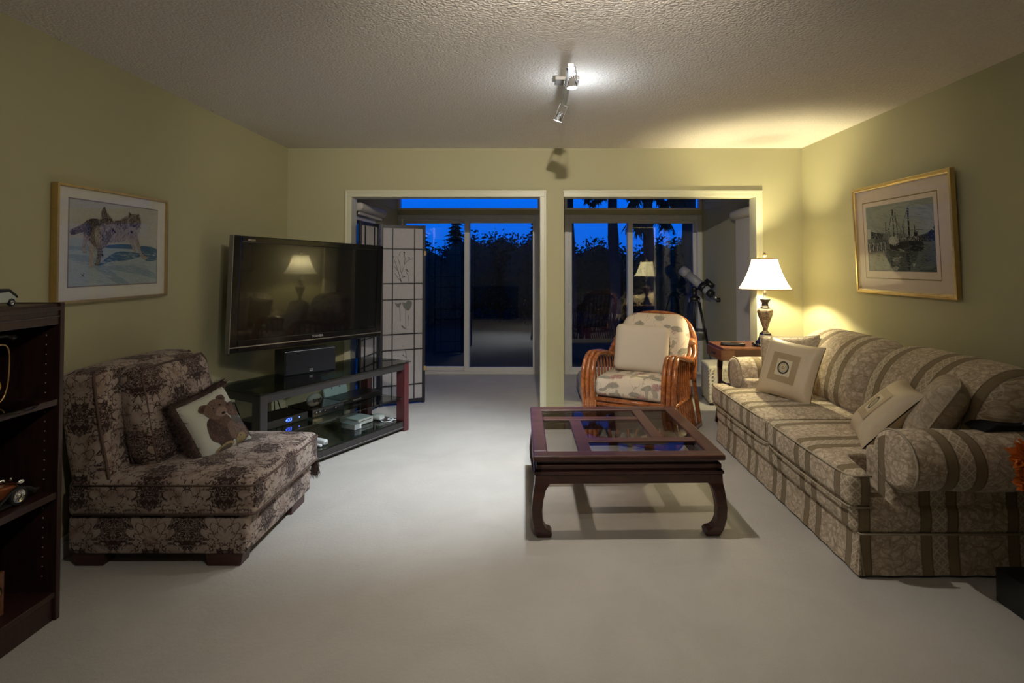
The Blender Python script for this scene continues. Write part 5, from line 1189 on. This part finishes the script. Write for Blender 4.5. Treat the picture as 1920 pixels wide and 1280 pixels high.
hl = [([(318, 408), (902, 305), (930, 972), (335, 968)], sk), ([(420, 430), (700, 360), (880, 400), (900, 560), (700, 600), (460, 580), (380, 500)], sk2),
      ([(330, 700), (540, 690), (700, 680), (918, 690), (930, 972), (335, 968)], wa), ([(800, 705), (918, 700), (925, 900), (860, 950), (700, 960), (780, 850)], wa2), ([(340, 800), (520, 780), (560, 860), (540, 950), (345, 960)], wa2),
      ([(325, 600), (365, 600), (360, 690), (328, 690)], wt_), ([(362, 608), (490, 628), (565, 645), (565, 688), (362, 690)], mg), ([(370, 618), (485, 638), (485, 690), (372, 682)], bk_),
      ([(330, 690), (400, 675), (412, 730), (332, 760)], mg), ([(335, 740), (540, 700), (545, 720), (340, 800)], bk_),
      ([(780, 655), (850, 630), (885, 600), (915, 565), (918, 690), (800, 695)], bk_), ([(600, 640), (690, 625), (700, 670), (610, 680)], mg), ([(755, 612), (785, 612), (785, 655), (755, 655)], bk_),
      ([(535, 692), (560, 660), (600, 655), (622, 690), (622, 722), (580, 735), (540, 718)], wt_), ([(535, 725), (580, 735), (625, 715), (690, 700), (690, 662), (765, 668), (772, 690), (826, 706), (828, 772), (780, 787), (700, 790), (600, 785), (540, 755)], bk_),
      ([(700, 676), (765, 680), (765, 700), (700, 700)], mg), ([(612, 770), (645, 768), (680, 790), (650, 790)], wt_), ([(565, 840), (640, 850), (630, 900), (568, 920)], mg), ([(570, 860), (625, 868), (600, 880), (572, 885)], wt_), ([(690, 800), (725, 800), (722, 960), (700, 960)], bk_), ([(740, 890), (770, 895), (750, 940)], wt_), ([(575, 925), (625, 930), (610, 960), (575, 965)], wt_)]
hl += [(line((576, 415), (588, 660), 9), bk_), (line((708, 388), (718, 662), 14), bk_), (line((560, 422), (580, 425), 6), bk_), (line((695, 458), (720, 456), 5), bk_), (line((600, 440), (625, 650), 3), bk_), (line((580, 425), (530, 640), 3), bk_), (line((708, 400), (640, 650), 2), bk_), (line((515, 530), (517, 630), 4), bk_), (line((670, 545), (672, 630), 4), bk_), (line((760, 540), (768, 620), 4), bk_), (line((545, 580), (548, 640), 3), bk_), (line((715, 600), (830, 596), 3), bk_), (line((590, 470), (660, 620), 2), bk_)]
for k in range(11): x = 352 + k * 19; hl.append((line((x, 728 - k * 2.5), (x + 2, 800 - k * 3), 5), mg if k % 2 else wt_))
for k in range(9): x = 395 + k * 18; hl.append((line((x, 800), (x, 930 - 9 * k), 3), mg))
for k in range(16): y = 735 + k * 14; hl.append((line((790 + (k % 3) * 20, y), (905, y - 3), 3), mg))
nb = len(hl)
rip = strokes([(340, 800), (540, 770), (900, 710), (925, 960), (340, 960)], 420, 34, 4, 0, 4, [wa2, mg, (.19, .21, .2), bk_, bk_]) + strokes([(570, 840), (640, 830), (620, 965), (575, 965)], 60, 26, 6, 0, 8, [wt_, mg]) + strokes([(690, 800), (725, 800), (720, 960), (700, 960)], 40, 20, 6, 0, 8, [bk_, wa2])
rip += strokes([(330, 420), (890, 330), (905, 600), (340, 620)], 300, 70, 8, 15, 20, [sk, sk2, (.25, .285, .265)]) + strokes([(335, 690), (540, 700), (540, 790), (340, 810)], 160, 22, 4, 88, 8, [wt_, mg, bk_, bk_]) + strokes([(600, 630), (700, 640), (800, 640), (800, 690), (600, 690)], 160, 14, 5, 80, 60, [bk_, mg, wt_]) + strokes([(545, 680), (620, 670), (625, 735), (550, 740)], 40, 20, 5, 10, 20, [wt_, mg]) + strokes([(630, 720), (690, 670), (770, 680), (825, 720), (800, 780), (650, 780)], 140, 26, 5, 8, 12, [bk_, bk_, (.05, .055, .055)])
rip += strokes([(365, 615), (560, 650), (560, 685), (365, 685)], 90, 20, 4, 85, 10, [mg, wt_, bk_]) + strokes([(800, 650), (910, 590), (915, 690), (800, 695)], 80, 16, 5, 60, 50, [bk_, mg])
mb = MB(); art(mb, Q, bx0, bx1, bz0, bz1, hl + rip + hl[-45:], -.011, nb + 1); mb.build('harbour_print', M['print'], t, recalc=False)
mb = MB(); mb.bb((-Wd / 2 + .026, -.0215, -Hd / 2 + .026), (Wd / 2 - .026, -.0225, Hd / 2 - .026)); mb.build('picture_glass', M['picture_glass'], t)

# ================================================================ bookcase
t = thing('bookcase', 'dark cherry bookcase against the left wall at the photo edge', 'bookcase', (-2.04, 1.66, 0))
BX0, BX1, BY0, BY1 = -.18, .178, -.55, .55
mb = MB(); mb.bb((BX0, BY0, 0), (BX1, BY0 + .02, 1.236)); mb.build('side_panel', M['case_wood'], t, bevel=.002)
mb = MB(); mb.bb((BX0, BY1 - .020, 0), (BX1, BY1, 1.236)); cs = mb.build('side_panel', M['case_wood'], t, bevel=.002)
mb = MB()
for k in range(26):
    z = .17 + k * .0375
    if abs(z - .48) < .03 or abs(z - .84) < .03: continue
    for x in (BX1 - .055, BX1 - .26): mb.lathe([(.003, 0), (.003, .0012)], (x, BY1 - .0212, z), 8, axis='y')
mb.build('peg_holes', M['silver_ink'], cs)
mb = MB(); mb.bb((BX0, BY0 + .02, 0), (BX0 + .008, BY1 - .02, 1.22)); mb.build('back_panel', M['case_wood'], t)
mb = MB(); mb.bb((BX0, BY0, 1.212), (BX1 - .01, BY1 - .02, 1.232)); mb.bb((BX1 - .030, BY0 + .02, 1.150), (BX1 - .006, BY1 - .02, 1.212)); mb.bb((BX1 - .03, BY0 + .02, 1.180), (BX1 - .001, BY1 - .02, 1.186)); mb.bb((BX1 - .03, BY0 + .02, 1.205), (BX1 + .001, BY1 - .02, 1.222)); mb.build('top_rail', M['case_wood'], t, bevel=.003)
for z, th in ((.835, .024), (.470, .026), (.088, .022)):
    mb = MB(); mb.bb((BX0 + .008, BY0 + .02, z), (BX1 - .004, BY1 - .02, z + th)); mb.build('shelf', M['case_wood'], t, bevel=.002)
mb = MB(); mb.bb((BX1 - .03, BY0 + .02, 0), (BX1 - .012, BY1 - .02, .088)); mb.build('kick_board', M['case_wood'], t)

def wheel(mbt, mbr, x, y, z, r, w):
    mbt.lathe([(r * .72, w / 2), (r * .72, -w / 2), (r * .95, -w / 2), (r, -w / 4), (r, w / 4), (r * .95, w / 2), (r * .72, w / 2)], (x, y, z), 24, axis='x', caps=False)
    mbr.lathe([(r * .70, -w * .4), (r * .74, w * .42), (r * .66, w * .46), (r * .60, w * .2), (r * .25, w * .25), (r * .22, w * .6), (.001, w * .62)], (x, y, z), 24, axis='x')
    for k in range(12):
        a = 2 * PI * k / 12; mbr.tube([(x + w * .3, y + r * .2 * math.cos(a), z + r * .2 * math.sin(a)), (x + w * .3, y + r * .66 * math.cos(a), z + r * .66 * math.sin(a))], r * .02, 4)
# vintage car (long axis along Y, nose to +Y)
t = thing('model_car', 'copper and black vintage model car on the middle shelf of the bookcase', 'model car', (-1.955, 1.975, .496))
mb = MB(); prof = [(-.15, .02), (-.15, .07), (-.10, .095), (-.05, .075), (.03, .072), (.115, .060), (.118, .022)]
mb.prism(prof, -.030, .030, fn=lambda y, z, x: (x, y, z + .01)); mb.build('car_body', M['car_orange'], t, bevel=.008)
for sx in (-1, 1):
    mb = MB(); pth = cr([(sx * .045, -.10, .012), (sx * .045, 0, .014), (sx * .045, .045, .038), (sx * .045, .080, .055), (sx * .045, .125, .048), (sx * .045, .155, .030), (sx * .045, .175, .026)], 5)
    mb.tube(pth, .015, 8, flat=.35); mb.build('fender', M['tyre'], t)
mb = MB(); mb.bb((-.05, -.15, .008), (.05, .12, .016)); mb.tube([(-.05, .165, .022), (.05, .165, .022)], .004, 8); mb.build('chassis', M['tyre'], t)
for y in (-.10, .095):
    for sx in (-1, 1):
        a_, b_ = MB(), MB(); wheel(a_, b_, sx * .048, y, .034, .034, .016); w_ = a_.build('wheel', M['tyre'], t); b_.build('wheel_rim', M['chrome'], w_)
mb = MB()
for sx in (-1, 1): mb.lathe([(.004, -.02), (.011, -.01), (.013, .004), (.010, .008), (.001, .009)], (sx * .035, .12, .078), 16, axis='y')
mb.build('headlight', M['chrome'], t)
mb = MB(); mb.bb((-.022, .117, .03), (.022, .122, .075)); mb.lathe([(.003, 0), (.006, .006), (.004, .014)], (.0, .115, .080), 10); mb.build('radiator', M['chrome'], t)
# small car on the top
t = thing('toy_car', 'small pale green toy car with its tail to the wall on top of the bookcase', 'toy car', (-1.955, 2.01, 1.232), R(8))
mb = MB(); mb.prism([(-.10, .012), (-.10, .034), (-.055, .040), (-.02, .058), (.03, .058), (.055, .040), (.066, .036), (.066, .012)], -.03, .03, fn=lambda y, z, x: (x, y, z)); mb.build('car_body', M['car_white'], t, bevel=.005)
mb = MB(); mb.prism([(-.015, .050), (.035, .052), (.078, .028), (.070, .040), (.035, .064), (-.01, .064)], -.031, .031, fn=lambda y, z, x: (x, y, z)); mb.build('dark_tailgate', M['tyre'], t, bevel=.003)
for y in (-.06, .04):
    for sx in (-1, 1):
        a_, b_ = MB(), MB(); wheel(a_, b_, sx * .030, y, .014, .014, .010); w_ = a_.build('wheel', M['tyre'], t); b_.build('wheel_rim', M['chrome'], w_)
# brass stand with glass ball
t = thing('brass_ornament', 'brass wire framed ornament holding a yellow ball on the upper bookcase shelf', 'ornament', (-1.965, 1.985, .859))
mb = MB(); mb.lathe([(.15, 0), (.155, .004), (.13, .010), (.03, .014), (.001, .014)], seg=40); mb.build('glass_dish', M['globe'], t)
mb = MB(); ring = cr([(.03, -.06, .02), (.03, .03, .025), (.03, .062, .07), (.03, .070, .17), (.03, .060, .225), (.03, .02, .235), (.03, -.06, .235)], 6); mb.tube(ring, .0035, 8); mb.build('wire_frame', M['brass'], t)
mb = MB(); mb.lathe([(.036 * math.sin(PI * k / 12) + .0003, -.036 * math.cos(PI * k / 12)) for k in range(13)], (.03, -.01, .09), 28); mb.tube([(.03, -.01, .012), (.03, -.01, .055)], .004, 8); mb.build('glass_ball', M['amber'], t)
mb = MB(); mb.tube(cr([(.0, -.08, .262), (.0, .0, .264), (.0, .06, .262), (.0, .10, .258), (.0, .115, .250)], 4), [.008] * 12 + [.016] * 5, 10); mb.tube([(-.01, .055, .012), (-.01, .055, .262)], .007, 8); mb.build('cradle', M['lamp_black'], t)
# box on the bottom shelf
t = thing('wooden_box', 'small dark wooden box with a round dial on the lowest bookcase shelf', 'box', (-2.01, 1.95, .110))
mb = MB(); mb.bb((-.08, -.12, 0), (.08, .10, .16)); mb.build('case', M['mahogany'], t, bevel=.004); mb = MB(); mb.lathe([(.035, 0), (.035, .006), (.028, .008)], (.08, .05, .09), 20, axis='x'); mb.build('dial', M['brass'], t)

# ================================================================ hearth and flowers
mb = MB(); mb.bb((1.909, .9, 0), (XR - .016, 2.32, .14)); 
t = thing('hearth', 'low black tiled hearth slab at the lower right corner', 'hearth', (2.16, 1.6, 0))
mb = MB(); mb.bb((-.25, -.70, 0), (.255, .72, .138)); mb.build('hearth_slab', M['granite'], t, bevel=.003)
mb = MB()
for y in (.52, .21, -.1, -.41): mb.bb((-.2512, y - .0015, 0), (.25, y + .0015, .1386))
mb.build('grout_lines', M['grout'], t)
t = thing('flower_vase', 'orange silk flowers in a dark vase at the right photo edge', 'flowers', (2.07, 2.15, .138))
mb = MB(); mb.lathe([(.05, 0), (.06, .01), (.075, .10), (.07, .2), (.045, .29), (.05, .34), (.045, .34), (.04, .30)], seg=28); mb.build('vase', M['ceramic'], t)
for (cx_, cy_, cz_, r_, m_) in ((-.15, .0, .50, .085, 'petal'), (-.13, .02, .41, .07, 'petal'), (-.09, -.02, .59, .08, 'petal_dark'), (.0, .03, .52, .11, 'petal_dark'), (-.06, -.04, .46, .09, 'petal_dark'), (.10, .0, .55, .10, 'petal')):
    mb = MB()
    for k in range(150):
        th = math.acos(random.uniform(-1, 1)); a = random.uniform(0, 2 * PI); d_ = Vector((math.sin(th) * math.cos(a), math.sin(th) * math.sin(a), math.cos(th)))
        s_ = d_.orthogonal().normalized(); s_.rotate(Matrix.Rotation(random.uniform(0, 6), 3, d_)); n_ = d_.cross(s_); c_ = Vector((cx_, cy_, cz_)); a1, a2 = r_ * .4, r_ * random.uniform(.8, 1.05)
        mb.add([c_ + d_ * a1, c_ + d_ * (a1 + a2) / 2 + s_ * .014 + n_ * .005, c_ + d_ * a2 - n_ * .006, c_ + d_ * (a1 + a2) / 2 - s_ * .014 + n_ * .005], [(0, 1, 2, 3)], True)
    b_ = mb.build('bloom', M[m_], t, recalc=False)
    mb = MB(); mb.tube([(0, 0, .25), (cx_ * .5, cy_ * .5, .36), (cx_, cy_, cz_ - r_ * .3)], .003, 6); mb.build('stem', M['leaf'], b_)

# ================================================================ behind the camera (seen only as reflections)
t = thing('sideboard', 'dark low cabinet behind the camera, seen mirrored in the sliding door', 'cabinet', (-.98, -.30, 0))
mb = MB(); mb.bb((-.58, -.25, .06), (.58, .24, .80)); mb.build('cabinet_body', M['case_wood'], t, bevel=.004); mb = MB(); mb.bb((-.60, -.27, .80), (.60, .26, .83)); mb.build('cabinet_top', M['case_wood'], t, bevel=.004)
for x in (-.55, .55):
    mb = MB(); mb.bb((x - .025, -.24, 0), (x + .025, .23, .06)); mb.build('plinth', M['case_wood'], t)

# ================================================================ garden at dusk
mb = MB(); mb.bb((-14, YS + .12, -.22), (14, 30, -.12)); mb.bb((-14, 2, -.22), (XL - .1, YS + .12, -.12)); mb.bb((XR + .1, 2, -.22), (14, YS + .12, -.12)); mb.bb((XL - .1, YB2, -.22), (SXL - .1, YS + .12, -.12)); mb.bb((SXR + .1, YB2, -.22), (XR + .1, YS + .12, -.12)); o = struct('ground_outside', mb, M['ground'], 'dark ground outside')
def leaves(mb, c, rad, n, size, droop=0.0, shell=.55):
    for k in range(n):
        while True:
            p_ = Vector((random.uniform(-1, 1), random.uniform(-1, 1), random.uniform(-1, 1)))
            if shell < p_.length < 1: break
        p_ = Vector((c[0] + p_.x * rad[0], c[1] + p_.y * rad[1], c[2] + p_.z * rad[2])); d_ = Vector((random.uniform(-1, 1), random.uniform(-1, 1), random.uniform(-1, 1) - droop)).normalized()
        s_ = d_.orthogonal().normalized(); s_.rotate(Matrix.Rotation(random.uniform(0, 6), 3, d_)); L_ = size * random.uniform(.6, 1.3)
        mb.add([p_, p_ + d_ * L_ * .5 + s_ * L_ * .22, p_ + d_ * L_, p_ + d_ * L_ * .5 - s_ * L_ * .22], [(0, 1, 2, 3)])
def conifer(x, y, h, w, label):
    t = thing('conifer_tree', label, 'tree', (x, y, -.12), group='trees beyond the garden')
    mb = MB(); mb.tube([(0, 0, 0), (0, 0, h * .97)], [.12, .02], 8); mb.build('trunk', M['bark'], t); mb = MB()
    lay = int(h / .11)
    for j in range(lay):
        z = h * (.12 + .87 * j / lay); r_ = w * (1 - j / lay) ** .8 * random.uniform(.75, 1.1) + .05
        for k in range(11):
            a = random.uniform(0, 2 * PI); d_ = Vector((math.cos(a), math.sin(a), -.35)); e_ = Vector((0, 0, z)) + d_ * r_ * random.uniform(.7, 1.1)
            for q_ in range(5):
                f_ = (q_ + 1) / 5; p_ = Vector((0, 0, z)).lerp(e_, f_); s_ = Vector((-d_.y, d_.x, -.2)) * (.09 * (1.15 - f_) + .02); mb.add([p_ - s_, p_ + d_ * .10, p_ + s_, p_ - d_ * .03 - Vector((0, 0, .07))], [(0, 1, 2, 3)])
    mb.build('crown', M['leaf'], t, recalc=False)
for i, (x, y, h, w) in enumerate(((-3.05, 15, 2.52, 1.0), (-2.25, 16, 2.95, 1.0), (-4.6, 18.5, 3.1, 1.1), (.10, 17, 3.05, 1.1))):
    conifer(x, y, h, w, 'dark conifer silhouette beyond the left sliding door, number of pointed tops: one')
labs = ['short conifer just right of the folding screen, against the dusk sky', 'taller pointed conifer left of the door meeting stile', 'far conifer mostly hidden behind the folding screen', 'conifer nearest the pillar seen through the left door']
for o, l in zip([o for o in C.objects if o.name.startswith('conifer_tree')], labs): o['label'] = l
def bush(x, y, z, rad, n, size, label):
    t = thing('shrub', label, 'shrub', (x, y, -.12), group='shrubs along the garden edge')
    mb = MB(); mb.tube([(0, 0, 0), (.05, 0, z)], [.06, .03], 6); mb.build('stem', M['bark'], t)
    mb = MB(); leaves(mb, (0, 0, z), rad, n, size, .2, .35)
    vs = MB(); vs.lathe([(.02, -rad[2] * .82), (rad[0] * .62, -rad[2] * .6), (rad[0] * .82, 0), (rad[0] * .6, rad[2] * .55), (.02, rad[2] * .8)], (0, 0, z), 14); 
    mb.add([(p[0], p[1] * rad[1] / rad[0], p[2]) for p in vs.v], vs.f, True); mb.build('foliage', M['leaf'], t, recalc=False)
bs_ = [(-3.1, 9.5, 1.35, (.85, .6, 1.4), 'shrub added outside the left side window to block the sky'), (-1.6, 14, 1.25, (.9, .6, 1.15), 'rounded shrub seen through the left sliding door right of the screen'), (-.85, 14.5, 1.25, (.8, .6, 1.2), 'broad shrub behind the left door meeting stile'), (-.15, 14, 1.15, (.8, .6, 1.15), 'rounded shrub seen through the right half of the left door'), (-2.6, 14, 1.0, (.9, .6, 1.05), 'shrub behind the folding screen'),  # first shrub is added to darken the view through the side window
       (.75, 13.5, 1.10, (.9, .6, 1.02), 'shrub just right of the pillar'), (1.6, 13.5, 1.15, (.9, .6, 1.05), 'shrub left of the second tree trunk'), (2.25, 14, 1.0, (.8, .6, 1.0), 'low shrub between the middle tree trunks'), (2.75, 12, 1.15, (.8, .5, 1.0), 'leafy shrub behind the telescope'), (3.5, 12, 1.2, (.9, .5, 1.1), 'tall shrub by the rightmost tree trunk'), (4.6, 13, 1.2, (1.0, .6, 1.2), 'shrub outside beyond the right door frame'), (-3.8, 13.5, 1.2, (1.2, .6, 1.3), 'shrub far left outside')]
for x, y, z, rad, l in bs_: bush(x, y, z, rad, 2600, .10, l)
def trunk(x, y, r_, label, boughs):
    t = thing('fir_tree', label, 'tree', (x, y, -.12), group='tall trunks beyond the right door')
    mb = MB(); n = 14; mb.tube([(.03 * math.sin(k * .9), 0, k * .5) for k in range(n)], [r_ * (1.25 - .03 * k) + .01 * math.sin(k * 2) for k in range(n)], 12); mb.build('trunk', M['bark'], t)
    mb = MB()
    for (bx_, bz_, L_) in boughs:
        a_ = Vector((0, 0, bz_ + .3)); e_ = Vector((bx_, -.15, bz_)); pth = [a_.lerp(e_, k / 8) + Vector((0, 0, -.12 * math.sin(PI * k / 8))) for k in range(9)]
        mb.tube(pth, .012, 5)
        for k in range(90):
            p_ = a_.lerp(e_, random.uniform(.25, 1)) + Vector((0, random.uniform(-.1, .1), random.uniform(-.06, .02))); d_ = Vector((random.uniform(-.7, .7), random.uniform(-.4, .4), -1)).normalized(); L2 = L_ * random.uniform(.5, 1.2); s_ = d_.orthogonal().normalized() * .022
            mb.add([p_, p_ + d_ * L2 * .5 + s_, p_ + d_ * L2, p_ + d_ * L2 * .5 - s_], [(0, 1, 2, 3)])
    mb.build('boughs', M['leaf'], t, recalc=False)
    mb = MB(); leaves(mb, (0, 0, 5.0), (.62 if x < 3 else .9, .8, 1.75), 2600, .20, .6, .3); vs = MB(); vs.lathe([(.02, -1.3), (.42, -1.0), (.5, 0), (.3, 1.1), (.02, 1.6)], (0, 0, 5.0), 14); mb.add(vs.v, vs.f, True); mb.build('crown', M['leaf'], t, recalc=False)
trunk(.76, 11.5, .095, 'fir trunk at the left edge of the right door, next to the pillar', [(.2, 3.1, .2)])
trunk(1.60, 11, .088, 'second fir trunk from the left through the right door', [(-.45, 2.75, .16), (-.6, 2.82, .16), (.45, 2.78, .12)])
trunk(2.30, 11, .088, 'third fir trunk, in line with the mirrored lamp', [(-.4, 2.75, .25), (-.45, 2.35, .30), (.35, 2.35, .28), (-.3, 2.25, .28), (.3, 2.75, .2)])
trunk(3.12, 11, .125, 'thickest fir trunk at the right edge of the right door', [(-.5, 2.80, .24), (-.6, 2.72, .26), (-.35, 2.68, .22)])
